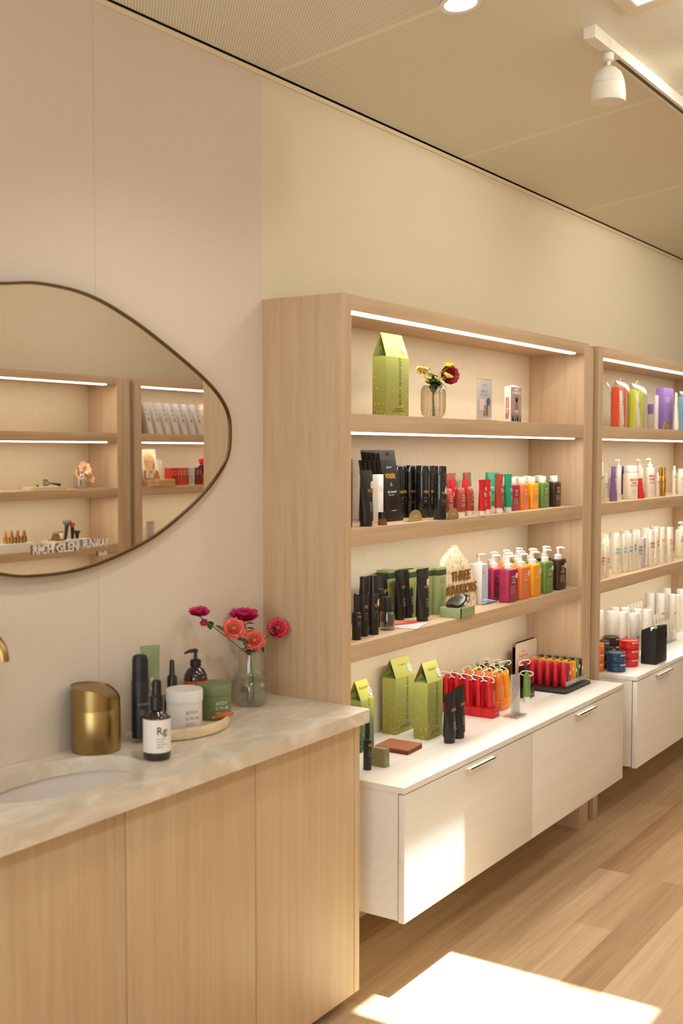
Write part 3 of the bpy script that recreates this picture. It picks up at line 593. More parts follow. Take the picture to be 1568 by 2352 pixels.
# ---------------- gift bags
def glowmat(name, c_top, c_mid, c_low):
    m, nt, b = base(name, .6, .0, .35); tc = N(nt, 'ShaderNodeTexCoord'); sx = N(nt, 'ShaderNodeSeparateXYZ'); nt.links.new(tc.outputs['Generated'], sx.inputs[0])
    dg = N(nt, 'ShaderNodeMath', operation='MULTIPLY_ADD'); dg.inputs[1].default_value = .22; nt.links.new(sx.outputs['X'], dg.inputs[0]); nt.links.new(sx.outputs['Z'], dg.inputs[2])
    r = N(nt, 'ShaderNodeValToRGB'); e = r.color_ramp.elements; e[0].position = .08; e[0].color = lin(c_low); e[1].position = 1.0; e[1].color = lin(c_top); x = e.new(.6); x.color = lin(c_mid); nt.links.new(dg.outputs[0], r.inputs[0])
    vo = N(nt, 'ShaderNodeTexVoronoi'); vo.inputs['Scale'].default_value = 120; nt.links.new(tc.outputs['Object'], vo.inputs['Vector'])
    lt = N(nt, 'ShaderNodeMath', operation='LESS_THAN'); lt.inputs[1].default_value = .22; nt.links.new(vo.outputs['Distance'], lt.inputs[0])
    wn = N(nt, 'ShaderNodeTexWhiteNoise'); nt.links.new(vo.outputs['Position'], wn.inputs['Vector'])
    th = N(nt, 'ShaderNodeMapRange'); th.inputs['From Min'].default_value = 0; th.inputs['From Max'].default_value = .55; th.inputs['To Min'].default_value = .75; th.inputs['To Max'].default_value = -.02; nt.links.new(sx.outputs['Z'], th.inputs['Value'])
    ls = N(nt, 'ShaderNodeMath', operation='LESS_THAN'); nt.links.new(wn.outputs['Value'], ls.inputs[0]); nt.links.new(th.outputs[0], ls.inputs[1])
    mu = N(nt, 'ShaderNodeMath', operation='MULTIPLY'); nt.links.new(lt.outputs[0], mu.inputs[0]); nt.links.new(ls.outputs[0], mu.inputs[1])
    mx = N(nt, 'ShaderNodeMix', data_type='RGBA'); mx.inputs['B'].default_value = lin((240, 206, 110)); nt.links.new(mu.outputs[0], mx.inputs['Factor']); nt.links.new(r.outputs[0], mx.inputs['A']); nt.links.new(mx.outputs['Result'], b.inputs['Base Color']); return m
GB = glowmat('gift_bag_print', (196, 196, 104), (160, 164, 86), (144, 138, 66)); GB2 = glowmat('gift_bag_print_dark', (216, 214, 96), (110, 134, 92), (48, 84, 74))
def giftbag(label, uL, uR, vB, vSh, vT, z, m, y=None, d=.055, rz=0, tone=None):
    x, y, w, hs = fitbox(uL, uR, vB, vSh, z, d, y); p = at((uL+uR)/2, vT, 1, y); h = p.z-z
    r = root('gift_bag', label, 'gift bag', (x, y, z), rz)
    a, c = w/2, d/2
    pts = [(-a, -c, .0003), (a, -c, .0003), (a, c, .0003), (-a, c, .0003), (-a, -c, hs), (a, -c, hs), (a, c, hs), (-a, c, hs), (-a*.92, -.001, h), (a*.92, -.001, h), (a*.92, .001, h), (-a*.92, .001, h)]
    MB().add(pts, [(3, 2, 1, 0), (0, 1, 5, 4), (1, 2, 6, 5), (2, 3, 7, 6), (3, 0, 4, 7), (4, 5, 9, 8), (6, 7, 11, 10)]).build('bag_panels', m, r, ang=10)
    for s in (-1, 1):
        b = MB(); k = (s*a, -c, hs), (s*a, c, hs), (s*a*.55, 0, hs+(h-hs)*.22), (s*a*.9, 0, hs+(h-hs)*.5)
        b.add([k[0], k[1], k[3], (s*a*.35, 0, hs+(h-hs)*.08)], [(0, 3, 2), (1, 3, 2), (0, 1, 3)])
        b.build('gusset_fold', pl((150, 160, 92), .5), r, flat=True)
    b = MB().mat(tone or pl((96, 94, 34), .5)); f = -c-.0008
    b.text('BODY GLOW KIT', .019, a*.22, hs*.60, f, rot=90, bold=.006)
    b.text('ILLUMINATING', .008, a*.1, hs*.13, f, maxw=w*.6, bold=.01); b.text('BODY + GLOW DUO', .008, a*.1, hs*.09, f, maxw=w*.75, bold=.01)
    b.build('lettering', None, r, flat=True)
    def fy(t): return -c*(1-t)-.001
    b = MB().mat(pl((206, 160, 60), .3, .5)); t = .62; vs, fs, gw = glyphs('Wonderful', .01)
    b.add([((q-gw/2)*.012-.0, fy(t+(s_-.3)*.012/(h-hs))-.001, hs+(h-hs)*t+(s_-.3)*.012) for q, s_ in vs], fs); b.build('gold_script', None, r, flat=True)
    b = MB().mat(WHC); t0 = .38; pr = []
    for j in range(20):
        zz = .014*math.sin(2*PI*j/20); t = t0+zz/(h-hs); pr.append((a*.66+.012*math.cos(2*PI*j/20), fy(t)-.0015, hs+(h-hs)*t0+zz))
    b.add(pr, [tuple(range(20))]); b.mat(TXD)
    for j in range(4): t = t0+(.006-.004*j)/(h-hs); zz = hs+(h-hs)*t; b.quad((a*.66-.006, fy(t)-.0022, zz), (a*.66+.006, fy(t)-.0022, zz), (a*.66+.006, fy(t)-.0023, zz+.0012), (a*.66-.006, fy(t)-.0023, zz+.0012))
    b.build('round_sticker', None, r, flat=True)
    return r
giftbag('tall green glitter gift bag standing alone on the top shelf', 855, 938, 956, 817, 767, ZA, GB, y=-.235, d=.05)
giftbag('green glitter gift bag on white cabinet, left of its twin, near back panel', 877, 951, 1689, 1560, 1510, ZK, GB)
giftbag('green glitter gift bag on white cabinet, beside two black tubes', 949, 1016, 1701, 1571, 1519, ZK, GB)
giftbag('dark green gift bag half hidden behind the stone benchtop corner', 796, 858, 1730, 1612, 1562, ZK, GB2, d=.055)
# ---------------- top shelf
vx, vy, vr, vh = fitcyl(967, 1022, 958, 885, ZA, -.20)
r = root('ribbed_vase', 'ribbed clear glass vase on the top shelf beside gift bag', 'vase', (vx, vy, ZA))
b = MB(); n = 112; rings = []
for k, zz in ((.6, .0004), (.68, .003), (.72, .006), (.93, .018), (1, .035), (1, vh*.72), (.96, vh*.88), (.8, vh*.99), (.74, vh)):
    rings.append([(vr*k*(1+.07*math.cos(14*2*PI*j/n))*math.cos(2*PI*j/n), vr*k*(1+.07*math.cos(14*2*PI*j/n))*math.sin(2*PI*j/n), zz) for j in range(n)])
b.loft(rings, True, False).build('glass_body', clear('ribbed_glass', (246, 238, 224), gl=.25, edge=.85, tint=.9), r)
def spray(label, u, v, y, R, kind, lv=3, vz=None, par=(0, 0), vh=.08, z0=ZA, name='flower', cat='flower'):
    c = at(u, v, 1, y); r = root(name, label, cat, c); b = MB()
    if kind == 'dark': petalflower(b, Vector(), R, 7, pl((128, 6, 16), .6), pl((156, 12, 24), .6), Vector((-.65, -.7, .15)), .2, .8, 8)
    elif kind == 'bud': petalflower(b, Vector(), R, 3, pl((244, 214, 92), .5), pl((236, 190, 60), .5), Vector((random.uniform(-.4, .4), -.3, .8)), 1.15, .3, 5)
    elif kind == 'droop': petalflower(b, Vector(), R, 3, pl((240, 220, 120), .5), pl((232, 204, 96), .5), Vector((-.5, -.2, -.6)), 1.2, .3, 5)
    elif kind == 'lily': petalflower(b, Vector(), R, 2, pl((244, 186, 130), .5), pl((220, 110, 60), .5), Vector((random.uniform(-.3, .3), .7, .5)), .3, .3, 6)
    elif kind == 'rosy': petalflower(b, Vector(), R, 4, pl((206, 24, 70), .5), pl((226, 40, 84), .5), Vector((0, .7, .5)), .5, .4, 6)
    b.build('petals', None, r)
    p0 = Vector((par[0]+random.uniform(-.01, .01), par[1]+random.uniform(-.01, .01), z0+.01))-c; p1 = Vector((par[0]+random.uniform(-.01, .01), par[1], z0+vh))-c
    MB().tube([p0, p1, p1*.5+Vector((0, 0, .012)), Vector((0, 0, -.003))], .0013, 6).build('stem', STEM, r)
    b = MB()
    for q in range(lv): leaf(b, p1*(1.0-.2*q), Vector((random.uniform(-1, 1), random.uniform(-1, .2), random.uniform(-.2, .6))), .036, .013)
    if lv: b.build('leaves', None, r)
    return r
for u, v, y, R, k, lv, lb in ((1032, 862, -.20, .034, 'dark', 2, 'dark red rose at right of ribbed vase on top shelf'), (970, 842, -.2, .024, 'droop', 5, 'drooping pale yellow rosebud, leftmost above ribbed vase'),
    (979, 872, -.22, .015, 'bud', 5, 'small orange-yellow bud low at left of ribbed vase'), (1003, 874, -.23, .016, 'bud', 5, 'yellow bud at centre rim of the ribbed vase'), (1026, 868, -.25, .018, 'bud', 2, 'yellow bud in front of the dark red rose'), (1029, 843, -.21, .019, 'bud', 4, 'yellow bud highest above the dark red rose')):
    spray(lb, u, v, y, R, k, lv, par=(vx, vy), vh=vh)
def standcard(label, uL, uR, vB, vT, z, y=None, printer=None, rz=0, baseblock=.022, facing=1):
    if y is None: p = at((uL+uR)/2, vB, 2, z); y = p.y
    a = at(uL, vB, 1, y); c = at(uR, vB, 1, y); t = at((uL+uR)/2, vT, 1, y); w = c.x-a.x; h = t.z-z
    r = root('sign_holder', label, 'sign', ((a.x+c.x)/2, y, z), rz)
    MB().box(-w/2, w/2, -.0012, .0012, .001, h, .0006).build('acrylic_panel', ACR, r)
    MB().box(-w/2+.002, w/2-.002, -.0008, .0008, h*.09, h-.003).build('paper_card', pl((228, 220, 222), .6), r)
    MB().box(-w/2-.004, w/2+.004, -baseblock, baseblock, .0003, .006, .001).build('acrylic_base', ACR, r)
    b = MB(); printer(b, w, h, -.002*facing); b.build('lettering', None, r, flat=True); return r
def p1(b, w, h, y):
    b.mat(TXGR); b.text('Thank you', .009, 0, h*.87, y, maxw=w*.3); b.text('SAVE 15%', .014, 0, h*.71, y, maxw=w*.6); b.lines(0, h*.63, w*.7, 2, .006, y)
    b.mat(pl((196, 176, 172), .6)); b.add([(-w*.36, y, h*.25), (0, y, h*.25), (0, y, h*.52), (-w*.36, y, h*.52)], [(0, 1, 2, 3)])
    b.mat(pl((70, 84, 84), .6)); b.disc(w*.26, h*.47, w*.12, y-.0003); b.mat(GRN); b.box(-.004, .008, y-.0006, y-.0002, h*.14, h*.38); b.mat(pl((160, 50, 60), .5)); b.box(.016, .027, y-.0006, y-.0002, h*.14, h*.38)
standcard('acrylic sign holder reading save 15% on the top shelf', 1094, 1128, 968, 870, ZA, y=-.2, printer=p1)
x, y, w_, h = fitbox(1157, 1196, 970, 888, ZA, .028, -.21)
r = carton('product_carton', 'white and mauve carton with red FEELS GOOD lettering on top shelf', x, y, ZA, w_, .028, h, pl((244, 240, 234), .5))
b = MB().mat(pl((158, 128, 124), .5)); f = -.0148; b.quad((-w_/2, f, .002), (w_/2, f, .002), (w_/2, f, h), (-w_/2, f, h)); b.mat(TXW); b.text("WE'RE", .012, 0, h*.93, f-.0003, maxw=w_*.5, bold=.02); b.text('FLOURISHING', .012, 0, h*.84, f-.0003, maxw=w_*.8, bold=.02)
b.mat(pl((50, 66, 46), .6))
for i in range(14):
    sx_ = random.uniform(-.4, .4)*w_; b.add([(sx_, f-.0003, h*.05), (sx_+.008, f-.0003, h*.05), (sx_+random.uniform(-.015, .015), f-.0003, h*random.uniform(.2, .34))], [(0, 1, 2)])
for i in range(7): b.add([(0, f-.0003, h*.58), (.008, f-.0003, h*.56), ((i-3)*.008, f-.0003, h*.78)], [(0, 1, 2)])
b.mat(GRN); b.box(-.012, -.001, f-.0006, f-.0003, h*.36, h*.6); b.mat(pl((170, 50, 66), .5)); b.box(.004, .014, f-.0006, f-.0003, h*.36, h*.58); b.mat(TXW); b.box(-.010, -.004, f-.0007, f-.0003, h*.3, h*.36).box(.006, .011, f-.0007, f-.0003, h*.28, h*.35)
b.build('printed_front', None, r, flat=True)
b = MB().mat(TXR); vs, fs, gw = glyphs('FEELS GOOD', .035); k = .6*h/gw
b.add([(-w_/2-.0006, .004 + (s_-.35)*.019, h*.12+q*k) for q, s_ in vs], fs); b.v = [Vector((v.x, v.y-.004, v.z)) for v in b.v]; b.build('side_lettering', None, r, flat=True)
bm = MB().add([(-w_/2, -.014, h), (w_/2, -.014, h), (w_/2, .014, h), (-w_/2, .014, h), (0, 0, h+.009)], [(0, 1, 4), (1, 2, 4), (2, 3, 4), (3, 0, 4)]); bm.build('top_flap', pl((240, 232, 222), .5), r, flat=True)
# ---------------- second shelf (black range, then colours)
BKT = [('WONDER', .06, .62)]
x, y, w_, h = fitbox(795, 812, 1212, 1041, ZB, .03); 
carton('black_carton', 'tall narrow black carton at far left end of second shelf', T+.035, -.235, ZB, .05, .03, .205, TBLK, ['GLOW'], TXG)
carton('black_carton', 'shorter black carton behind the tall one at left of second shelf', T+.06, -.19, ZB, .05, .028, .155, TBLK, ['GLOW'], TXG)
def tpx(label, uL, uR, vB, vT, z, m, cm, cap, d=.03, k=1, **kw):
    x, y, rd, h = fitcyl(uL, uR, vB, vT, z); g = pix((x+.01, y, z))[0]-pix((x, y, z))[0]
    return tubeobj('squeeze_tube', label, x, y, z, rd*2/.85*k, h, m, cm, cap, wt=(uR-uL)/g*.0085*k, **kw)
tpx('black tube with round white sticker, left end of second shelf', 824, 857, 1210, 1080, ZB, TBLK, TBLK, .1, txt=[('WONDER', .014, .64)], gold=TXG, sticker=True)
x, y, w_, h = fitbox(855, 880, 1203, 1090, ZB, .022)
carton('white_carton', 'slim white carton with fine grey print between black tube and hanging packs', x, y, ZB, w_, .022, h, pl((232, 226, 220), .5), [], TXGR, TXGR)
x, y, rd, h = fitcyl(865, 892, 1207, 1176, ZB); r = root('kabuki_brush', 'small brown-bristled brush with glossy black handle on second shelf', 'brush', (x, y, ZB))
MB().loft([rr(.032, .022, .008, .0003), rr(.029, .02, .008, .02)]).build('bristles', pl((122, 66, 26), .9), r); MB().loft([rr(.029, .020, .006, .02), rr(.027, .019, .005, h)]).build('handle', BLK, r)
# leaning hanging packs
p = at(893, 1199, 2, ZB); x0 = p.x
def hangpack(i):
    r = root('hanging_pack', ['black hang-tag pack with gold lettering, front of the leaning packs', 'black hang-tag pack second in the leaning row', 'black hang-tag pack third in the leaning row', 'black hang-tag pack fourth in the leaning row', 'rearmost black hang-tag pack of the leaning row'][i], 'pack', (p.x+.05, p.y+.01+.0175*i, ZB), 0, 'leaning black packs')
    fx_ = 1.16
    sh = Matrix(((1.25, 0, -.27, 0), (0, .62, .02, 0), (0, 0, 1.16, 0), (0, 0, 0, 1)))
    b = MB(); b.M = sh; b.box(-.038, .038, -.011, .011, .0006, .172, .0008); b.build('carton', TBLK, r)
    b = MB(); b.M = sh; b.box(-.038, .038, -.0108, -.0098, .172, .2); b.build('hang_tab', pl((56, 50, 46), .4), r)
    b = MB(); b.M = sh; b.mat(TXG); f = -.0118; b.text('WONDER', .019, 0, .148-.02, f, maxw=.05, bold=.03); b.mat(TXW); b.text('BEAUTY', .007, 0, .152, f); b.text('SELF TAN MITT', .008, 0, .083, f, maxw=.045, bold=.02); b.lines(0, .074, .035, 1, .004, f)
    b.lines(0, .03, .03, 1, .004, f); b.mat(TXGR); b.add([(-.006, f, .1), (.006, f, .1), (0, f, .112)], [(0, 1, 2)]); b.mat(BLK); b.disc(0, .189, .009, f, rz=.0045); b.quad((-.018, f, .037), (.02, f, .037), (.02, f, .067), (-.018, f, .067)); b.build('lettering', None, r, flat=True)
for i in range(5): hangpack(i)
GC = pl((24, 24, 26), .12, spec=.7)
ci = [(996, 1026, 1194, 1070), (972, 1001, 1189, 1069), (955, 984, 1190, 1069)]
cl_ = ['black aerosol can with white sticker, rightmost of the black cans', 'black aerosol can just left of the stickered can', 'black aerosol can, third of the front group from the right']
for i, (a, c, vb, vt) in enumerate(ci):
    x, y, rd, h = fitcyl(a, c, vb, vt, ZB); can('aerosol_can', cl_[i], x, y, ZB, rd, h, GC, GC, .3, ['WONDER'], TXG, TXGR, .5, sticker=(i == 0), group='black aerosol cans')
rd0 = rd; h0 = h
for i in range(4):
    can('aerosol_can', ['black aerosol can directly behind the stickered can', 'black aerosol can second in the back row', 'black aerosol can third in the back row', 'black aerosol can at left end of back row'][i], .655-.042*i+.075, -.10-.012*(i % 2), ZB, rd0, h0, GC, GC, .3, ['WONDER'], TXG, TXGR, .5, group='black aerosol cans')
def goldsign(label, uL, uR, vB, vT, z, y=None):
    x, y, w, h = fitbox(uL, uR, vB, vT, z, .001, y); r = root('price_tag', label, 'sign', (x, y, z))
    MB().prism([(-w/2, .0005)]+[(w/2*math.cos(a), .003+(h-.003)*math.sin(a)) for a in [PI-PI*i/16 for i in range(17)]]+[(w/2, .0005)], -.001, .001).build('arched_plate', pl((206, 178, 112), .3, .6), r)
    MB().box(-w/2, w/2, -.001, .018, .0003, .0015).build('foot', pl((206, 178, 112), .3, .6), r)
    b = MB().mat(TXW); b.text('TESTER', .008, 0, h*.42, -.0016, maxw=w*.6, bold=.02); b.build('lettering', None, r, flat=True)
goldsign('gold arched tester sign in front of the black cans', 938, 969, 1199, 1172, ZB)
goldsign('gold arched tester sign in front of the short terracotta tubes', 1027, 1053, 1193, 1167, ZB)
# tubes
TX3 = [('REAL', .011, .62), ('GLOW', .011, .56)]
for lb, a, c, vb, vt, col in (('tall terracotta tube in front, right next to the teal tube', 1136, 1157, 1179, 1089, TER), ('tall teal tube in front beside the berry bottle', 1157, 1177, 1177, 1089, TEA)):
    tpx(lb, a, c, vb, vt, ZB, col, WCAP, .14, txt=TX3, sticker=True, group='tall tubes on second shelf')
hT = .1475
for i, (xx, yy, col, lb) in enumerate(((.96, -.115, TER, 'tall terracotta tube behind the leftmost red tube pair'), (1.02, -.10, TER, 'tall terracotta tube, middle one in the back row'), (1.135, -.10, TER, 'tall terracotta tube at back overlapping a teal one'), (1.185, -.08, TEA, 'teal tube peeking out behind back terracotta tube'), (1.215, -.17, TEA, 'teal tube seen side-on left of front terracotta tube'))):
    tubeobj('squeeze_tube', lb, xx, yy, ZB, .052, hT, col, WCAP, .14, txt=TX3, group='tall tubes on second shelf', rz=(-1.1 if i == 4 else 0))
rt = [(1099, 1117, 1185, 1102, 'slim red tube with white cap, frontmost beside the tall terracotta one'), (1114, 1127, 1181, 1101, 'slim red tube half behind the frontmost red tube')]
for a, c, vb, vt, lb in rt: tpx(lb, a, c, vb, vt, ZB, RED, WCAP, .14, d=.024, txt=TX3, sticker=True, group='slim red tubes')
for i, (xx, yy) in enumerate(((.8, -.18), (.862, -.185), (.905, -.165), (.93, -.2), (.968, -.185))):
    tubeobj('squeeze_tube', 'slim red tube behind the short terracotta tubes, %s from the left' % ORD[i], xx, yy, ZB, .032, .125, RED, WCAP, .14, txt=TX3, group='slim red tubes')
for i, (xx, yy, w3) in enumerate(((.735, -.235, .05), (.812, -.243, .05), (.888, -.24, .04))):
    r = root('short_tube', ['short wide terracotta tube beside the black can', 'short wide terracotta tube with sticker, middle of three', 'short terracotta tube at right, before the red tubes'][i], 'tube', (xx, yy, ZB), 0, 'short terracotta tubes')
    MB().loft([rr(w3*.92, .026, .012, .0003), rr(w3*.92, .026, .012, .018)]).build('cap', WCAP, r); MB().loft([rr(w3, .03, .014, .018), rr(w3, .029, .012, .06), rr(w3, .018, .008, .09), rr(w3, .003, .001, .1)]).build('tube_body', TER, r)
    b = prn(MB(), w3, .1, -.0155, ['REAL', 'GLOW', 'BALM'], TXW, TXW, .74); b.build('lettering', None, r, flat=True)
# square bottles on second shelf
fr = [(1178, 1195.5, 1174, 1093, 'berry'), (1195, 1218, 1171.5, 1092, 'orange'), (1217, 1248, 1169, 1091, 'yellow'), (1242, 1261, 1167, 1091, 'green'), (1262, 1294, 1165, 1090, 'dark brown')]
PX = []
for a, c, vb, vt, col in fr:
    x, y, w_, h = fitbox(a, c, vb, vt, ZB, .036); PX.append(x)
XS = [1.29, 1.375, 1.47, 1.575, 1.695]
for i, (a, c, vb, vt, col) in enumerate(fr):
    sqbottle('%s square lotion bottle with white cap in front row on second shelf' % col, 0, 0, 0, 0, ZB, col, 'cap', .042, pos=(XS[i], -.215), dims=(.07, .128))
for i, col in enumerate(('orange', 'yellow', 'green', 'dark brown')):
    sqbottle('%s square lotion bottle with white cap in back row on second shelf' % col, 0, 0, 0, 0, ZB, col, 'cap', .042, pos=(XS[i+1]-.005, -.15), dims=(.07, .128))
# ---------------- third shelf
def blk(label, a, c, vb, vt, z=ZC, ck=.3, **kw):
    x, y, rd, h = fitcyl(a, c, vb, vt, z); return can('spray_bottle', label, x, y, z, rd, h, TBLK, BLK, ck, ['WONDER'], TXG, TXGR, .5, **kw)
blk('short black bottle with domed cap at the left end of third shelf', 808, 829, 1471, 1362, ck=.4, inset=.62, dome=True)
blk('tall black bottle second from left end of third shelf', 825, 845, 1463, 1324, inset=.9, group='tall black bottles')
blk('tall black bottle with white sticker beside the glass-based bottle', 845, 870, 1459, 1321, inset=.85, sticker=True, group='tall black bottles')
can('spray_bottle', 'tall black bottle behind the two front black bottles', .175, -.12, ZC, .021, .185, TBLK, BLK, .3, None, rz=0, group='tall black bottles')
can('spray_bottle', 'slim dark brown bottle right behind the glass-based bottle', .41, -.165, ZC, .014, .125, pl((52, 40, 34), .3), BLK, .2, None)
x, y, rd, h = fitcyl(873, 907, 1449, 1370, ZC); r = root('perfume_bottle', 'black bottle with thick clear glass base and black cap', 'bottle', (x, y, ZC))
MB().lathe([(rd*.97, .0003), (rd, .002), (rd, h*.5), (rd*.9, h*.56), (rd*.4, h*.57)], 28).build('glass_body', clear('heavy_glass', gl=.4, edge=.8, tint=.8), r)
MB().lathe([(rd*.93, h*.1), (rd*.93, h*.49), (rd*.3, h*.5)], 28).build('dark_content', TBLK, r); MB().lathe([(rd*.56, h*.572), (rd*.56, h*.98), (rd*.5, h)], 24).build('cap', BLM, r)
# portrait card
def portrait(b, w, h, y, mirror=1, sc=1, hair=(226, 150, 90), lower=True, bgc=(222, 220, 216)):
    q = lambda m_, x_, z_, rx, rz_, yy: (b.mat(m_), b.disc(x_*w, z_*h, rx*w, yy, 24, rz_*h))
    b.mat(pl(bgc, .6)); b.quad((-w/2, y, 0), (w/2, y, 0), (w/2, y, h), (-w/2, y, h)); s_ = -1 if y < 0 else 1; e = lambda k: y+s_*.0003*k
    SK = pl((222, 160, 120), .6); HR = pl(hair, .6)
    if lower: b.mat(pl((160, 100, 66), .6)); b.add([(-w*.5, e(1), 0), (w*.5, e(1), 0), (w*.46, e(1), h*.26), (w*.15, e(1), h*.4), (-w*.15, e(1), h*.4), (-w*.46, e(1), h*.26)], [(0, 1, 2, 3, 4, 5)])
    q(HR, 0, .58, .33, .30, e(2)); q(HR, -.19, .42, .13, .24, e(2)); q(HR, .19, .42, .13, .24, e(2)); q(SK, 0, .54, .2, .22, e(3)); q(SK, 0, .36, .09, .1, e(2.5)); q(HR, -.06, .74, .16, .06, e(3.5)); q(HR, .1, .73, .1, .06, e(3.5))
    for s in (-1, 1): q(TXD, s*.085, .56, .035, .014, e(4)); q(pl((120, 80, 50), .6), s*.085, .6, .045, .008, e(4))
    q(pl((196, 128, 96), .6), 0, .49, .02, .03, e(4)); q(pl((190, 84, 80), .6), 0, .425, .055, .016, e(4))
    return b
r = root('postcard', 'postcard with a red-haired woman portrait leaning behind black bottles', 'postcard', (.27, -.075, ZC), 0)
b = portrait(MB(), .15, .20, -.001, hair=(206, 112, 60)); b.M = Matrix.Identity(4); b.build('printed_face', None, r, flat=True); MB().box(-.075, .075, -.0006, .0006, .0003, .2).build('card', WHC, r)
r = root('leaflet', 'white and orange leaflet lying flat on third shelf', 'leaflet', (.49, -.225, ZC+.0004), .25)
MB().box(-.075, .075, -.05, .05, 0, .0025, .0004).build('paper', pl((206, 204, 208), .5), r)
b = MB().mat(pl((206, 84, 40), .5)); b.add([(-.05, .05, .0028), (.075, .05, .0028), (.075, -.03, .0028), (.02, -.01, .0028)], [(0, 1, 2, 3)]); b.mat(pl((232, 160, 120), .5)); b.add([(.0, .045, .0031), (.05, .04, .0031), (.04, .01, .0031)], [(0, 1, 2)]); b.build('printed_front', None, r, flat=True)
for i, (a, c, vb, vt, lb, st) in enumerate(((955, 986, 1428, 1306, 'black tube with white sticker in front of the green cartons', True), (928, 950, 1420, 1306, 'black tube second from right in the black tube group', False), (906, 931, 1425, 1309, 'black tube in front centre of the black tube group', False))):
    tpx(lb, a, c, vb, vt, ZC, TBLK, TBLK, .08, txt=[('WONDER', .014, .66)], gold=TXG, sticker=st, group='black tubes on third shelf', d=.034)
for i, (xx, yy) in enumerate(((.475, -.12), (.53, -.10), (.44, -.085))):
    tubeobj('squeeze_tube', ['black tube at left of black tube group, near perfume bottle', 'black tube behind the middle of the black tube group', 'black tube at rear left against the back panel'][i], xx, yy, ZC, .055, .158, TBLK, TBLK, .08, txt=[('WONDER', .014, .66)], gold=TXG, group='black tubes on third shelf')
OLV = pl((146, 156, 104), .5); DOL = pl((58, 68, 44), .5)
for i, (xx, yy) in enumerate(((.785, -.165), (.725, -.145), (.665, -.12), (.60, -.075))):
    r = carton('green_carton', ['tall sage green carton nearest the stone sign', 'sage green carton second from the stone sign', 'sage green carton third from the stone sign', 'sage green carton at rear left of the carton row'][i], xx, yy, ZC, .056, .05, .166, OLV, [], TXG, TXG, group='sage green cartons')
    MB().box(-.0283, .0283, -.0253, .0253, .138, .158, .0005).build('dark_band', DOL, r)
    b = MB().mat(TXD); b.text('BODY CREAM', .008, 0, .075, -.0257, rot=90); b.build('side_name', None, r, flat=True)
# stone sign
ya = -.17; pts = [(1011, 1306), (1013, 1298), (1020, 1282), (1030, 1270), (1036, 1261), (1043, 1252), (1049, 1262), (1053, 1273), (1066, 1285), (1077, 1305), (1084, 1330), (1087, 1360), (1087, 1402), (1011, 1410)]
Q = [(at(u, v, 1, ya).x, at(u, v, 1, ya).z-ZC) for u, v in pts]; x0 = sum(a for a, c in Q)/len(Q); Q = [(a-x0, max(c, .0004)) for a, c in Q]; Q[-1] = (Q[-1][0], .0004); Q[-2] = (Q[-2][0], .0004)
st, nt, b_ = base('rough_stone', .85, 0, .2); tc = N(nt, 'ShaderNodeTexCoord'); n = N(nt, 'ShaderNodeTexNoise'); n.inputs['Scale'].default_value = 60; n.inputs['Detail'].default_value = 8; nt.links.new(tc.outputs['Object'], n.inputs['Vector'])
r1 = N(nt, 'ShaderNodeValToRGB'); e = r1.color_ramp.elements; e[0].position = .3; e[0].color = lin((176, 146, 96)); e[1].position = .5; e[1].color = lin((224, 208, 176)); nt.links.new(n.outputs['Fac'], r1.inputs[0]); nt.links.new(r1.outputs[0], b_.inputs['Base Color'])
bp = N(nt, 'ShaderNodeBump'); bp.inputs['Strength'].default_value = .5; bp.inputs['Distance'].default_value = .004; nt.links.new(n.outputs['Fac'], bp.inputs['Height']); nt.links.new(bp.outputs[0], b_.inputs['Normal'])
r = root('stone_sign', 'pointed rough cream stone slab with gold lettering THREE WARRIORS', 'stone sign', (x0, ya, ZC))
MB().prism(Q, -.011, .011).build('stone_slab', st, r, flat=True)
b = MB().mat(pl((176, 134, 62), .35, .6)); wq = Q[-2][0]-Q[-1][0]; xm = (Q[-2][0]+Q[-1][0])/2
z1_, z2_ = at(1049, 1322, 1, ya).z-ZC, at(1049, 1353, 1, ya).z-ZC
for zz, s_, k in ((z1_, 'THREE', .72), (z2_, 'WARRIORS', .96)):
    for yy, oo in ((-.0125, 0), (-.0155, .002)): b.text(s_, .05, xm+oo, zz+oo, yy, maxw=wq*k, bold=.02)
b.build('raised_lettering', None, r, flat=True)
x, y, w_, h = fitbox(1009, 1090, 1421, 1385, ZC, .08)
r = carton('flat_carton', 'flat sage green carton lying under a black tanning mitt', x, y, ZC, w_, .08, .034, pl((150, 164, 120), .5), [])
MB().box(-w_/2+.0008, -w_/2+.012, -.0406, -.039, 0.0006, .0345).build('dark_band', DOL, r)
MZ = ZC+.0355; r = root('mitt', 'black satin mitt resting on the flat green carton', 'mitt', (x, y, MZ), .1)
b = MB(); k = w_/.17
b.loft([[(-.08*k+.16*k*t, -.03*(.5+.5*math.sin(PI*min(1, t+.15)))*c_, zz+.02*t*math.sin(PI*t*.9)) for c_, zz in ((-1, .003), (1, .003), (1, .008+.012*t), (0, .012+.02*t), (-1, .008+.012*t))] for t in [i/10 for i in range(11)]])
b.build('mitt_body', pl((30, 27, 24), .3), r); MB().tube([(.02, -.032, .012), (.06*k, -.03, .03), (.08*k, 0, .034), (.06*k, .02, .026)], .003, 6).build('trim_cord', BLK, r)
carton('white_carton', 'white carton with pale blue front beside the stone sign', at(1100, 1387, 2, ZC).x+.01, -.165, ZC, .05, .055, .15, pl((226, 220, 214), .5), [], TXW, TXW)
bpy.data.objects[-1] if 0 else None
r = carton('white_carton', 'white carton half hidden between stone sign and blue-fronted carton', 1.03, -.105, ZC, .05, .05, .15, pl((230, 222, 214), .5), [])
xq = at(1100, 1387, 2, ZC).x+.01; pr_ = [o for o in bpy.data.objects if o.get('label') == 'white carton with pale blue front beside the stone sign'][0]
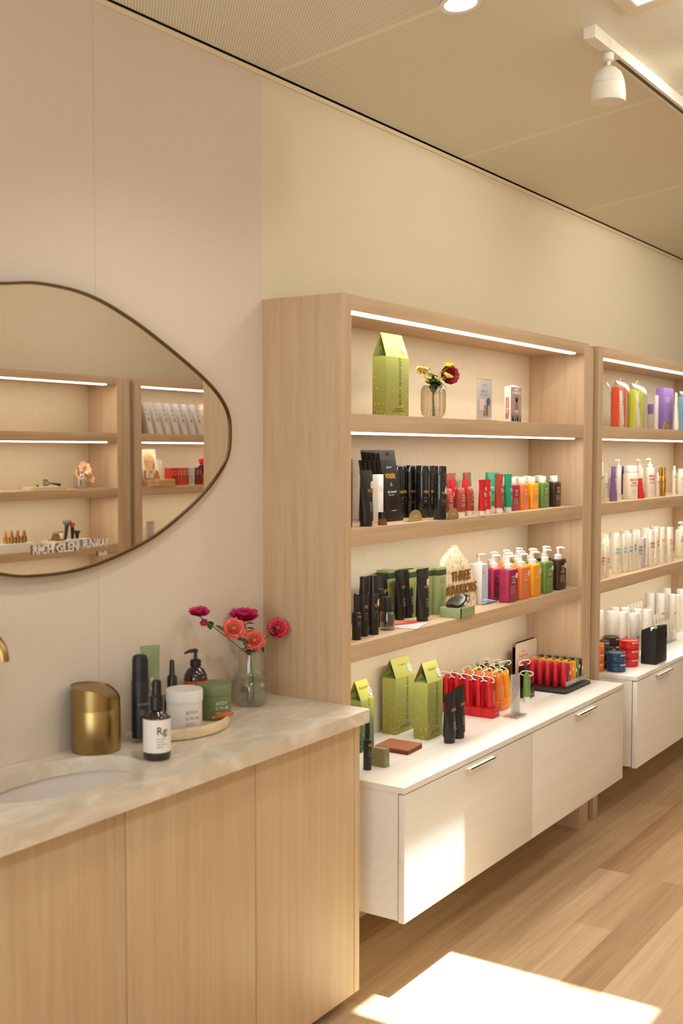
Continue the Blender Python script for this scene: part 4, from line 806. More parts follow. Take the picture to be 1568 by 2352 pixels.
b = MB().mat(pl((176, 186, 206), .5)); b.quad((-.0248, -.0282, .001), (.0248, -.0282, .001), (.0248, -.0282, .149), (-.0248, -.0282, .149)); b.mat(ORA); b.quad((-.02, -.0286, .115), (-.004, -.0286, .115), (-.004, -.0286, .125), (-.02, -.0286, .125)); b.build('blue_front', None, pr_, flat=True)
p = at(1112, 1388, 2, ZC); r = root('small_tube', 'small pale blue tube lying on its side before pump bottles', 'tube', (p.x+.03, p.y, ZC+.0115), .12)
b = MB(); rings = []
for k in range(8): t = k/7; rings.append([(-.03+.1*t, (.0105+.004*t)*math.cos(2*PI*j/16), (.0105*(1-t)+.001)*math.sin(2*PI*j/16)-.0105*t*.9) for j in range(16)])
b.loft(rings).build('tube_body', pl((150, 168, 206), .4), r); b = MB().lathe([(.0095, -.012), (.01, -.01), (.01, .008)], 18); b.v = [Vector((v.z-.04, v.x, v.y)) for v in b.v]; b.build('cap', pl((160, 178, 214), .4), r)
b = MB().mat(GOLD); b.text('wonder', .01, .02, .0, .0112, face='+z'); b.build('lettering', None, r, flat=True)
# pump bottles in colour columns
PW = (.084, .176)
cols = [('berry', 1.225, 3), ('orange', 1.336, 3), ('yellow', 1.445, 3), ('green', 1.566, 3), ('dark brown', 1.70, 2)]
pos_ = {}
for col, xx, nn in cols:
    for k in range(nn):
        rowname = ['front row', 'second row', 'back row'][k]
        sqbottle('%s pump bottle with white pump head in the %s of pump bottles' % (col, rowname), 0, 0, 0, 0, ZC, col, 'pump', .044, sticker=(k == 0), pos=(xx, -.236+.0635*k), dims=PW)
# ---------------- counter of first cabinet
blk('black bottle with tall cap half hidden behind benchtop corner', 834, 853, 1770, 1652, z=ZK, ck=.38, inset=.62)
x, y, w_, h = fitbox(852, 894, 1764, 1722, ZK, .05); carton('olive_carton', 'small olive green carton on white cabinet beside black bottle', x, y, ZK, w_, .05, h, pl((128, 122, 80), .5), ['BALM'], TXD, TXD)
a = at(861, 1723, 2, ZK); c = at(936, 1735, 2, ZK); d = at(969, 1718, 2, ZK)
r = root('leaflet_stack', 'stack of dark red printed cards on white cabinet before gift bags', 'leaflets', ((a.x+d.x)/2, (a.y+d.y)/2, ZK+.0003), 0)
L1 = (c-a); A0 = Vector(((a.x-d.x)/2, (a.y-d.y)/2)); W1 = Vector((d.x-c.x, d.y-c.y)); C0 = A0+Vector((L1.x, L1.y))
for i in range(4):
    o_ = .0015*(i % 2); MB().prism([(A0.x+o_, A0.y), (C0.x+o_, C0.y), (C0.x+W1.x, C0.y+W1.y), (A0.x+W1.x, A0.y+W1.y)], .0042*i, .0042*i+.0036, ax='z').build('card', pl((120, 42, 30), .5) if i < 3 else pl((164, 104, 72), .5), r)
for a_, c_, vb, vt, lb in ((1018, 1048, 1709, 1590, 'black tube on white cabinet, nearer of the standing pair'), (1041, 1069, 1698, 1575, 'black tube on white cabinet, farther of the standing pair')):
    tpx(lb, a_, c_, vb, vt, ZK, TBLK, TBLK, .12, txt=[('WONDER', .015, .66)], gold=TXG, group='pair of black tubes', d=.032)
# hook tubes with carabiners
HK = {}; hookn = [0]
def hook(label, x, y, col, rz=0, boxed=True):
    if col in HK and boxed: return clone(HK[col], label, (x, y, ZK), 0, 'carabiner tubes')
    m = CN[col]; r = root('carabiner_tube', label, 'tube', (x, y, ZK), 0, 'carabiner tubes')
    if boxed:
        MB().box(-.030, .030, -.0215, .0215, .0003, .034, .0008).build('display_base', m, r)
        MB().box(-.030, .030, .0200, .0213, .034, .124, .0004).build('backing_card', m, r)
    z0 = .0345; b = MB(); rings = []
    for t in (0, .1, .3, .6, .8, .92, 1): rings.append(rr(.040*(1-.25*t*t*(t > .5)), .026*(1-.15*t), .010, z0+.088*t, cx=.004-.012*t*t))
    rings.append(rr(.020, .012, .004, z0+.1, cx=-.008)); rings.append(rr(.012, .008, .003, z0+.106, cx=-.008)); b.loft(rings).build('tube_body', m, r)
    hookn[0] += 1; c = Vector((-.012, 0, z0+.098)); pts = []
    for j in range(24):
        a = 2*PI*j/24; ca = math.copysign(abs(math.cos(a))**.6, math.cos(a)); sa_ = math.copysign(abs(math.sin(a))**.7, math.sin(a)); tw = hookn[0]*1.9; pts.append(c+Vector((.026*ca*math.cos(tw), .026*ca*math.sin(tw)*.8+.004, .009*sa_+.008+.005*ca)))
    MB().tube(pts, .0021, 6, closed=True).build('carabiner', pl((240, 222, 200), .3), r)
    b = MB(); f = -.0136; b.mat(TXW); b.lines(.004, z0+.06, .022, 8, .006, f, .0012); 
    if boxed: b.lines(.01, .014, .03, 1, .004, -.0221, .0014)
    b.build('lettering', None, r, flat=True)
    if boxed: HK[col] = r
    return r
for ci_, (col, x0, y0, nn) in enumerate((('red', 1.038, -.257, 5), ('berry', 1.103, -.205, 4), ('orange', 1.168, -.231, 4), ('yellow', 1.233, -.228, 4), ('green', 1.298, -.165, 3), ('dark brown', 1.363, -.170, 3))):
    for k in range(nn): hook('%s carabiner tube in display base, %s from the front of the %s row' % (col, ORD[k], col), x0, y0+.0445*k, col)
r = root('carabiner_tube', 'green hooked tube with white cap standing right of the small acrylic sign', 'tube', (1.345, -.262, ZK)); w_ = .03
MB().lathe([(.012, .0003), (.0125, .022)], 18).build('cap', WCAP, r); MB().loft([rr(.03, .026, .011, .0222), rr(.03, .024, .011, .08), rr(.03, .016, .007, .105), rr(.016, .006, .003, .118)]).build('tube_body', GRN, r)
MB().tube([Vector((.018*math.cos(2*PI*j/20)*.4, .024*math.cos(2*PI*j/20)*-1, .112+.01*math.sin(2*PI*j/20))) for j in range(20)], .002, 6, closed=True).build('carabiner', pl((240, 222, 200), .3), r)
hook('dark brown hooked tube in its own small base beside the green tube', 1.425, -.225, 'dark brown', boxed=True)
def p2(b, w, h, y): b.mat(TXGR); b.lines(0, h*.86, w*.6, 3, .009, y); b.lines(0, h*.5, w*.7, 12, .006, y, .0007)
standcard('small clear acrylic sign on block base before the carabiner tubes', 1172, 1193, 1645, 1548, ZK, printer=p2, baseblock=.028)
xa, xb = at(1180, 1500, 1, -.078).x, min(1.838, at(1235, 1500, 1, -.078).x)
r = root('wooden_sign', 'rounded birch board with red script propped behind the lip balms', 'sign', ((xa+xb)/2, -.078, ZK))
wq, hq, rq = xb-xa, .172, .014; poly = []
for cx_, cz_, a0 in ((wq/2-rq, hq-rq, 0), (-wq/2+rq, hq-rq, 90), (-wq/2+.002, .0025, 180), (wq/2-.002, .0025, 270)):
    rq_ = rq if cz_ > .1 else .002
    poly += [(cx_+rq_*math.cos(math.radians(a0+15*i)), cz_+rq_*math.sin(math.radians(a0+15*i))) for i in range(7)]
MB().prism(poly, -.007, .007).build('board', BIR, r); MB().prism([(a*1.0, c) for a, c in poly], -.0066, .0078).build('plywood_core', pl((176, 128, 80), .6), r)
b = MB().mat(TXR); b.text("It's so", .013, -.035, .134, -.0082); b.text('feel good inc.', .017, -.03, .116, -.0082); b.build('red_script', None, r, flat=True)
# lip balm display
r = root('display_tray', 'black display tray with clear acrylic guard holding lip balms', 'display tray', (1.694, -.215, ZK))
MB().loft([rr(.285, .245, .02, .0003), rr(.285, .245, .02, .010), rr(.279, .239, .018, .012)]).build('tray_base', BLM, r)
MB().box(-.09, .129, -.103, -.100, .0122, .04).box(-.09, .129, .107, .11, .0122, .04).box(.129, .132, -.103, .11, .0122, .04).build('acrylic_guard', ACR, r)
LB = {}
for ci_, col in enumerate(('red', 'berry', 'orange', 'yellow', 'green', 'dark brown')):
    for k in range(6):
        lb = '%s lip balm stick in the black tray, %s from the front' % (col, ORD[k]); loc = (1.632+.0335*ci_, -.295+.0345*k, ZK+.0127)
        if col in LB and k: clone(LB[col], lb, loc, 0, 'lip balms in the tray'); continue
        q = root('lip_balm', lb, 'lip balm', loc, -.5, 'lip balms in the tray'); q.rotation_euler = (0, 0, 0)
        MB().lathe([(.0105, .0003), (.0115, .002), (.0115, .046)], 20).build('tube_body', CN[col], q); MB().lathe([(.0118, .0463), (.0118, .090), (.0108, .093)], 20).build('cap', CN[col], q)
        b = MB().mat(TXW); b.text('LIP', .006, -.002, .036, -.0122); b.lines(-.002, .03, .013, 5, .004, -.0122, .0008); b.v = [Vector((v.x*.8-.004, v.y+.0018, v.z)) for v in b.v]; b.build('lettering', None, q, flat=True)
        if k == 0:
            b = MB().mat(WHC); b.disc(.004, .055 if ci_ % 2 else .066, .008, -.0128); b.mat(TXD); b.lines(.004, .057 if ci_ % 2 else .068, .008, 2, .003, -.0132); 
            if ci_: b.build('round_sticker', None, q, flat=True)
        LB[col] = q if k else None
        if LB[col] is None: del LB[col]
# ================================================================== second bay
# top shelf pouches
def pouch(label, uL, uR, vT, y, cardm, d=.05, hz=ZA, inner=None):
    x, y, w, h = fitbox(uL, uR, 1000, vT, hz, d, y-d/2); r = root('clear_pouch', label, 'pouch', (x, y, hz))
    b = MB(); a = w/2; c = d/2
    b.loft([rr(w, d, .008, .0004), rr(w*1.01, d*1.02, .01, h*.3), rr(w*.99, d, .01, h*.75), rr(w*.96, d*.5, .005, h*.92), rr(w*.92, .004, .001, h)]).build('plastic_film', PLASTIC, r)
    if cardm: MB().box(-a*.95, -a*.90, -c*.8, c*.8, .002, h*.86).box(-a*.95, a*.9, c*.55, c*.62, .002, h*.86).box(a*.2, a*.5, -c*.5, -c*.42, .002, h*.9).build('coloured_card', cardm, r)
    MB().tube([(-a*.3, 0, h-.006), (-a*.1, 0, h+.012), (a*.2, 0, h+.012), (a*.35, 0, h-.006)], .0018, 6).build('handle', cardm or PLASTIC, r)
    return x, y, w, h
NEO = pl((236, 84, 50), .4); NEY = pl((214, 220, 40), .4); LAV = pl((140, 108, 176), .4); SKY = pl((120, 180, 210), .4)
for i, (a, c, vt, m_, lb, tm_) in enumerate(((1378, 1400, 875, None, 'clear pouch with grey kit at left of second unit top shelf', TXGR), (1399, 1448, 873, NEO, 'clear pouch with neon orange card on second unit top shelf', TXGR), (1436, 1487, 879, NEY, 'clear pouch with neon yellow card on second unit top shelf', TXR), (1546, 1600, 898, SKY, 'clear pouch with sky blue card at right edge of top shelf', TXGR))):
    x, y, w_, h = pouch(lb, a, c, vt, -.20 if i != 2 else -.19, m_)
    if i: tubeobj('squeeze_tube', 'white tube packed inside the %s pouch' % ['', 'orange', 'yellow', 'blue'][i], x, y, ZA+.001, .042, h*.8, IVO, IVO, .08, txt=[('MIRACLE', .013, .7), ('HAIR', .013, .62)], tm_=tm_)
x, y, w_, h = fitbox(1505, 1545, 985, 890, ZA, .04, -.215)
r = carton('purple_carton', 'purple carton kit on the top shelf of second unit', x, y, ZA, w_, .04, h, LAV, [], TXW, TXW)
tubeobj('squeeze_tube', 'white tube standing before the purple carton', x+.03, -.245, ZA, .035, h*.9, IVO, IVO, .06, txt=[('KEEP', .012, .7), ('COLOR', .012, .62)], tm_=TXD)
x, y, rd, h = fitcyl(1489, 1503, 984, 928, ZA, -.19); can('round_jar', 'small purple-topped jar left of the purple carton', x, y, ZA, rd*1.5, h, pl((196, 180, 150), .4), PUR, .4, None, cat='jar')
x, y, rd, h = fitcyl(1500, 1514, 984, 908, ZA, -.225); can('slim_bottle', 'slim pale lilac bottle touching the purple carton', x-.01, y, ZA, .012, h, LIL, LIL, .3, None)
goldsign('gold arched tester sign before the purple carton', 1523, 1538, 984, 966, ZA, -.262)
# second shelf, farther unit
def wb(label, a, c, vb, vt, z, capk='flat', d=.045, big=(), tm=TXR, body=IVO, capm=WCAP, y=None, hb=.85, name='white_bottle', tm2=None, rad=.014, top=.72):
    x, y_, rd, h = fitcyl(a, c, vb, vt, z, y); d = min(d, rd*1.3); w = (2*rd-d*.45)/.87; r = root(name, label, 'bottle', (x, y_, z), -.45)
    H_ = h*hb; MB().loft([rr(w*.95, d*.92, rad, .0003), rr(w, d, rad, .004), rr(w, d, rad, H_-.01), rr(w*.9, d*.85, rad, H_)]).build('bottle_body', body, r)
    cr_ = min(w, d)*.38
    if capk == 'pump': pump(r, H_, cr_, h-H_, capm, (-.034, -.01))
    elif capk == 'flat': MB().loft([rr(w*.94, d*.9, rad, H_+.0005), rr(w*.94, d*.9, rad, h-.002), rr(w*.9, d*.85, rad, h)]).build('cap', capm, r)
    else: MB().lathe([(cr_, H_), (cr_, h-.003), (cr_*.9, h)], 20).build('cap', capm, r)
    b = MB(); b.mat(tm)
    for i, s_ in enumerate(big): b.text(s_, H_*.105, 0, H_*(top-i*.11), -d/2-.0006, maxw=w*.86, bold=.03 if i < 2 else 0)
    b.mat(tm2 or pl((206, 176, 160), .6)); b.lines(0, H_*(top-len(big)*.11-.04), w*.6, 5, H_*.035, -d/2-.0006, .0012); b.mat(TXGR); b.text('ELEVEN', H_*.04, 0, H_*.14, -d/2-.0006, maxw=w*.5); b.build('lettering', None, r, flat=True)
    return r
wb('narrow white carton-like bottle at far left of farther second shelf', 1377, 1386, 1154, 1062, ZB, d=.03, big=['KEEP'], tm=TXGR)
wb('white bottle with grey keep color text at left of farther second shelf', 1385, 1398, 1155, 1086, ZB, 'round', d=.035, big=['KEEP MY', 'COLOUR', 'BLONDE'], tm=TXGR)
x, y, w_, h = fitbox(1396, 1419, 1152, 1072, ZB, .03); tubeobj('squeeze_tube', 'purple tube with flared top on farther second shelf', x, y, ZB, w_*.85, h, PUR, PUR, 0, txt=[('KEEP MY', .02, .62), ('COLOUR', .02, .52), ('BLONDE', .02, .4)], wt=w_*1.1)
wb('slim white bottle with spout between purple and red tubes', 1414, 1429, 1149, 1056, ZB, 'pump', d=.03, big=[], hb=.78)
tubeobj('squeeze_tube', 'dark red tube squeezed between two white bottles', at(1432, 1144, 2, ZB).x, -.17, ZB, .035, .13, pl((172, 24, 34), .4), WCAP, .1)
wb('wide white bottle with red miracle hair text and low cap', 1433, 1470, 1147, 1069, ZB, 'flat', d=.055, big=['MIRACLE', 'HAIR', 'TREATMENT'], hb=.80)
tubeobj('squeeze_tube', 'bright red miracle hair tube between the two big white bottles', at(1477, 1145, 2, ZB).x, -.235, ZB, .05, .098, pl((206, 34, 34), .4), pl((206, 34, 34), .4), .02, txt=[('MIRACLE', .016, .6), ('HAIR', .02, .45)])
wb('big white pump bottle with red miracle hair mask text', 1481, 1507, 1143, 1054, ZB, 'pump', d=.045, big=['MIRACLE', 'HAIR', 'MASK'], hb=.78)
wb('small white bottle with red text left of the gold bottles', 1505, 1516, 1141, 1086, ZB, 'round', d=.03, big=['REPAIR'])
GD = pl((196, 146, 60), .2, .85)
for i, (a, c) in enumerate(((1511, 1521), (1518, 1530))):
    x, y, rd, h = fitcyl(a, c, 1140, 1073, ZB); can('gold_bottle', ['shiny gold bottle, left of the pair', 'shiny gold bottle, right of the pair'][i], x, y-.0, ZB, rd*.92, h, GD, GD, .3, ['OIL'], TXD, TXD, .5, inset=.8, group='gold bottles')
carton('lilac_carton', 'pale lilac carton behind the gold bottles', at(1532, 1137, 2, ZB).x+.03, -.15, ZB, .08, .04, .142, LIL, [], TXGR, TXGR)
for i, (a, c, vb, vt, tx_) in enumerate(((1543, 1554, 1136, 1070, 'K18'), (1553, 1576, 1135, 1077, 'K18'))):
    r = wb(['white bottle with violet band and black K18 text', 'white jar bottle with teal stripes and black K18 text'][i], a, c, vb, vt, ZB, 'round', d=.035, big=[tx_], tm=TXD)
wb('white pump bottle behind the wide miracle hair bottle', 1454, 1478, 1140, 1056, ZB, 'pump', d=.04, y=-.12, hb=.78)
tubeobj('squeeze_tube', 'violet tube standing behind the big white pump bottle', 2.86, -.11, ZB, .13, .155, pl((76, 62, 140), .4), WCAP, .08)
# third shelf, farther unit
TB = pl((110, 170, 205), .6); TP = pl((226, 130, 160), .6); TK = pl((60, 80, 96), .6); TM = pl((170, 84, 90), .6)
specs = [(1374, 1391.5, 1329, 1247, 'round', ['I WANT', 'BODY', 'VOLUME'], TXR, 'white spray can with red I want body text, far left of third shelf'), (1390, 1400, 1326, 1254, 'round', ['I WANT', 'BODY'], TXR, 'second white can with red text beside the first'),
 (1405, 1427, 1318, 1229, 'flat', ['HYDRATE', 'MY HAIR'], TB, 'wide white bottle with blue hydrate text, first flat-capped one'), (1427, 1441, 1315, 1227, 'flat', ['HYDRATE', 'MY HAIR'], TB, 'white bottle with blue hydrate text, second of the pair'),
 (1441, 1454, 1312, 1225, 'flat', ['SMOOTH', 'ME'], TB, 'white bottle with faint blue text, left of the slim one'), (1453, 1462, 1309, 1220, 'flat', ['SEA', 'SALT'], TK, 'slim white bottle with slate blue text'),
 (1461, 1476, 1307, 1219, 'round', ['DETANGLE', 'MY HAIR', 'SPRAY'], TK, 'white spray bottle with stepped cap and slate detangle text'), (1486, 1506, 1301, 1217, 'flat', ['BEND', 'UP NOW'], TM, 'white bottle with dusty maroon text, flat cap'),
 (1506, 1514, 1297, 1213, 'flat', ['EASY', 'UP'], TM, 'slim white bottle right of the dusty maroon one'), (1513, 1530, 1292, 1211, 'flat', ['SMOOTH'], TP, 'white bottle with pink text, left of the pink pair'), (1530, 1550, 1291, 1211, 'flat', ['SMOOTH', 'SHINE'], TP, 'white bottle with pink text, right of the pink pair'),
 (1552, 1582, 1282, 1199, 'pump', ['DEEP', 'CLEAN'], TK, 'wide white pump bottle at the right edge of third shelf')]
for a, c, vb, vt, ck, big, tm_, lb in specs: wb(lb, a, c, vb, vt, ZC, ck, d=.05 if c-a > 12 else .03, big=big, tm=tm_, hb=.88 if ck == 'flat' else .8)
carton('lilac_carton', 'lilac carton with fine print behind the detangle spray', at(1483, 1303, 2, ZC).x, -.215, ZC, .045, .03, .145, LIL, [], TXGR, TM)
for i in range(9): wb('white bottle in back row of farther third shelf, %s from left' % ORD[i] if i < 8 else 'white bottle at right end of back row, farther third shelf', 0, 0, 0, 0, ZC) if 0 else None
proto = None
for i in range(8):
    loc = (2.26+.15*i, -.105, ZC); lb = 'white bottle in back row of farther third shelf, %s from left' % ORD[i]
    if proto is None:
        proto = root('white_bottle', lb, 'bottle', loc, 0, 'back row of white bottles'); MB().loft([rr(.075, .045, .014, .0003), rr(.075, .045, .014, .14), rr(.066, .04, .014, .15)]).build('bottle_body', IVO, proto); MB().loft([rr(.066, .04, .014, .1505), rr(.064, .038, .014, .172)]).build('cap', WCAP, proto)
    else: clone(proto, lb, loc, 0, 'back row of white bottles')
# counter of second cabinet: tins
def tin(label, x, y, z, rd, h, m, big=None, rz=-.5, g='stacked tins'):
    r = root('hair_product_tin', label, 'tin', (x, y, z), rz, g); MB().lathe([(rd*.97, .0003), (rd, .002), (rd, h*.52), (rd*.97, h*.56)], 32).build('tin_body', m, r)
    MB().lathe([(rd*1.0, h*.57), (rd*1.0, h*.95), (rd*.97, h-.001), (rd*.82, h-.001), (rd*.8, h-.003), (rd*.1, h-.003)], 32).build('lid', m, r)
    b = MB().mat(TXW); b.text(big, .011, rd*.25, h*.75, -rd-.0008, maxw=rd*1.3, bold=.03); b.lines(rd*.25, h*.45, rd*.9, 2, .004, -rd-.0008, .001)
    b.v = [Vector((v.x, v.y+(rd-math.sqrt(max(0, rd*rd-min(v.x*v.x, rd*rd*.95)))), v.z)) for v in b.v]; b.build('lettering', None, r, flat=True)
for nm, a, c, vb, vt, col, big, k in (('orange', 1360, 1385.5, 1543, 1475, (232, 106, 30), 'MATTE', 3), ('dark green', 1376, 1400, 1537, 1469, (50, 58, 30), 'HOLD', 3), ('blue', 1398, 1441, 1545, 1495, (30, 66, 98), 'STRONG', 2), ('red', 1427, 1470, 1533, 1467, (208, 22, 28), 'DRY SHAMPOO', 3), ('brown', 1392, 1433, 1519, 1460, (62, 40, 28), 'MATTE', 3), ('deep green', 1398, 1420, 1531, 1486, (36, 50, 40), 'HOLD', 2)):
    x, y, rd, h = fitcyl(a, c, vb, vt, ZK); m_ = pl(col, .35)
    if nm == 'brown': x += .0; y += .01
    if nm == 'deep green': x += .012; y += .012; rd *= .85
    if nm == 'orange': rd = .032
    for j in range(k): tin('%s round hair tin, %s of its stack' % (nm, {2: ['bottom', 'top'], 3: ['bottom', 'middle', 'top']}[k][j]), x, y, ZK+h/k*j, rd, h/k-.0004, m_, big)
for i, (a, c, vt, yy, big, tm_, lb) in enumerate(((1366, 1385, 1402, -.19, ['GIVE', 'CLEAN', 'HAIR'], NEO, 'tall white aerosol at left edge beside the shelf upright'), (1391, 1413, 1404, -.18, None, NEO, 'tall white aerosol behind brown tins, no front text'), (1418, 1440, 1406, -.255, ['GIVE ME', 'CLEAN', 'HAIR'], NEO, 'tall white aerosol with orange text above the brown and red tins'), (1444, 1467, 1409, -.28, ['GIVE ME', 'CLEAN', 'HAIR'], NEO, 'tall white aerosol with orange text left of the black bag'), (1475, 1497, 1401, -.275, ['DRY', 'FINISH'], TXR, 'tall white aerosol with dark red text behind the black bag'),
    (1398, 1420, 1395, -.115, None, NEO, 'white aerosol in rear row, leftmost'), (1423, 1444, 1396, -.19, None, NEO, 'white aerosol in rear row, second from left'), (1453, 1473, 1399, -.215, None, NEO, 'white aerosol in rear row, third from left'), (1479, 1500, 1363, -.085, None, NEO, 'white aerosol against back panel behind tube rack'), (1502, 1524, 1363, -.12, ['DRY'], TXR, 'white aerosol behind tube rack, centre'), (1516, 1538, 1351, -.085, None, NEO, 'white aerosol at back panel, rightmost against panel'), (1532, 1550, 1365, -.16, ['HAIR'], TXR, 'white aerosol with red warning diamond, right of the tube rack'), (1551, 1575, 1354, -.17, None, NEO, 'white aerosol at the right edge of photo'))):
    x, y, rd, h = fitcyl(a, c, 1500, vt, ZK, yy); can('white_aerosol', lb, x, y, ZK, rd, h, IVO, WCAP, .27, big, tm_, pl((214, 190, 176), .6), .48, group='white aerosols')
x, y, rd, h = fitcyl(1550, 1560, 1500, 1366, ZK, -.21); can('round_bottle', 'small white bottle with round ball cap between two aerosols', x, y, ZK, rd, h, IVO, WCAP, .12, None, dome=True)
x, y, rd, h = fitcyl(1553, 1567, 1480, 1334, ZK, -.08); can('spray_bottle', 'black spray bottle with grey nozzle at back right', x, y, ZK, rd, h, TBLK, pl((110, 104, 96), .4), .12, None, inset=.6)
# black toiletry bag
p = at(1506, 1528, 2, ZK); q = at(1541, 1517, 2, ZK); q2 = at(1470, 1524, 2, ZK)
bx2, by2 = (p.x+q.x)/2, (p.y+q2.y)/2; bw, bd = max(.15, q.x-p.x), max(.07, min(.1, q2.y-p.y)); hb = at(1506, 1455, 1, p.y).z-ZK
r = root('toiletry_bag', 'open black toiletry bag with brush inside on the farther cabinet', 'bag', (bx2, by2, ZK)); BAG = pl((18, 19, 26), .55)
b = MB(); rings = []
for t, k1, k2 in ((0, .97, .97), (.05, 1, 1), (.5, .96, 1.0), (.85, .98, 1.02), (1, 1.02, .95)): rings.append([Vector((a_, c_, z_+(.012*abs(a_)/bw*2-.004 if t == 1 else 0)+(.012 if (t == 1 and c_ < 0) else 0))) for a_, c_, z_ in rr(bw*k1, bd*k2, .008, .0004+hb*t, 5)])
for t, k1, k2 in ((.98, .96, .84), (.5, .9, .8), (.45, .2, .2)): rings.append([Vector(v_) for v_ in rr(bw*k1, bd*k2, .008, hb*t, 5)])
b.loft(rings).build('bag_body', BAG, r); MB().tube([(-bw*.46, -bd*.3, hb*1.0), (0, -bd*.42, hb*.99), (bw*.48, -bd*.3, hb*1.02)], .003, 6).build('zip', pl((60, 60, 62), .3, .6), r)
r = root('brush', 'red-handled brush with white tip poking out of black bag', 'brush', (bx2-bw*.36, by2, ZK+hb*.5)); MB().tube([(0, 0, .005), (-.012, -.01, hb*.5)], .006, 10).build('handle', pl((170, 26, 34), .3), r); MB().tube([(-.012, -.01, hb*.5), (-.02, -.016, hb*.66)], [.009, .007], 10).build('tip', WCAP, r)
tubeobj('squeeze_tube', 'cream tube sticking up out of the black bag', bx2+.01, by2, ZK+hb*.48, .05, .1, IVO, WCAP, .1)
# rack of small tubes
rx, ry = at(1520, 1478, 2, ZK).x, -.2
r = root('tube_rack', 'stepped clear acrylic rack holding small white tubes', 'display rack', (2.985, -.17, ZK))
b = MB()
for k in range(4): b.box(-.17, .17, -.115+.052*k, -.112+.052*k, .0005, .045+.028*k)
b.box(-.17, .17, -.115, .095, .0005, .003).build('acrylic_steps', ACR, r)
TT = {}
cc = [TXR, TP, TB, NEO, TM, TB, TP]
for k in range(4):
    for j in range(7):
        loc = (2.84+.048*j, -.258+.052*k, ZK+.0045+.028*k); lb = 'small white tube in %s row of the acrylic rack, %s from left' % (['front', 'second', 'third', 'back'][k], ORD[j])
        if j in TT: clone(TT[j], lb, loc, 0, 'small tubes in the rack'); continue
        TT[j] = tubeobj('small_tube', lb, loc[0], loc[1], loc[2], .042, .105, IVO, WCAP, .1, txt=[('HAIR', .013, .72), ('CARE', .013, .6)], tm_=cc[j], group='small tubes in the rack')
# ================================================================== things on the opposite wall, seen in the mirror
def mz(u, v, z): p = at(u, v, 2, z); return p.x, -p.y
def my(u, v, y): p = at(u, v, 1, y); return p.x, p.z
yo = 3.09
r0 = None
for i in range(7):
    x = 2.70+.082*i; lb = 'white leaning box reflected on opposite top shelf, %s from left' % ORD[i]
    if r0 is None:
        r0 = root('white_box', lb, 'box', (x, -yo, ZA), 0, 'leaning white boxes'); sh = Matrix(((1, 0, -.36, 0), (0, 1, 0, 0), (0, 0, 1, 0), (0, 0, 0, 1)))
        b = MB(); b.M = sh; b.box(-.0, .042, -.07, .06, .0006, .2, .001); b.build('carton', pl((236, 230, 226), .5), r0)
        b = MB(); b.M = sh; b.mat(TXGR); b.lines(.02, .15, .02, 3, .03, .0606, .006); b.mat(TP); b.quad((.012, .0607, .08), (.03, .0607, .08), (.03, .0607, .1), (.012, .0607, .1)); b.build('lettering', None, r0, flat=True)
    else: clone(r0, lb, (x, -yo, ZA), 0, 'leaning white boxes')
x = my(450, 1000, yo)[0]; MB_ = MB(); rr_ = [(-.02, .0005), (.05, .0005), (.052, .15), (.04, .2), (.0, .21), (-.022, .17)]
o = MB_.prism(rr_, -.03, .03).build('stone_block', st, None, (x, -yo, ZA), flat=True); tag(o, 'rough beige stone block reflected beside leaning white boxes', 'stone')
for i, zz in enumerate((ZB, ZB+.0225)):
    xa, xb = my(312, 1125, yo)[0], my(369, 1125, yo)[0]; r = root('book', ['hardcover book lying at bottom of the reflected pair', 'hardcover book lying on top of the reflected pair'][i], 'book', ((xa+xb)/2, -yo+.005, zz+.0004), 0, 'lying books')
    w2 = (xb-xa)/2; MB().box(-w2, w2, -.08, .07, 0, .0218, .001).build('cover', pl((214, 168, 124), .5), r); b = MB().mat(TXW); b.text('JELLY', .014, -w2*.5, .011, .0706, face='+y', bold=.04); b.build('lettering', None, r, flat=True)
xa, xb = my(306, 1070, yo)[0], my(343, 1070, yo)[0]; w2 = (xb-xa); r = root('magazine', 'magazine with blonde woman cover leaning on the reflected books', 'magazine', ((xa+xb)/2+.02, -yo+.02, ZB+.046), 0)
hh = my(320, 1032, yo)[1]-ZB-.046; sh = Matrix(((1, 0, -.14, 0), (0, 1, -.12, 0), (0, 0, 1, 0), (0, 0, 0, 1)))
b = MB(); b.M = sh; portrait(b, w2, hh, .005, hair=(222, 184, 116), bgc=(240, 234, 214)); b.mat(pl((206, 180, 120), .5)); b.text('INTERVIEW', .03, 0, hh*.95, .0055, face='+y', maxw=w2*.9); b.mat(TXW); b.text('GLOW', .03, -w2*.15, hh*.17, .008, face='+y', bold=.03, maxw=w2*.5); b.text('ISSUE', .03, -w2*.15, hh*.1, .008, face='+y', bold=.03, maxw=w2*.5)
b.build('printed_cover', None, r, flat=True); b = MB(); b.M = sh; b.box(-w2/2, w2/2, 0, .0046, 0.0005, hh).build('pages', WHC, r)
for i, (ua, ub) in enumerate(((346, 353), (354, 361), (361, 369))):
    xa, xb = my(ua, 1100, yo)[0], my(ub, 1100, yo)[0]; carton('cream_carton', 'cream carton behind reflected books, %s from left' % ORD[i], (xa+xb)/2, -yo-.06, ZB, (xb-xa)*.95, .05, .185-.01*i, pl((232, 220, 198), .5), [])
bc = [(190, 44, 30), (196, 50, 34), (206, 74, 60), (212, 82, 66), (196, 86, 54), (190, 78, 50), (196, 192, 186), (200, 196, 188), (120, 44, 36), (126, 50, 40)]
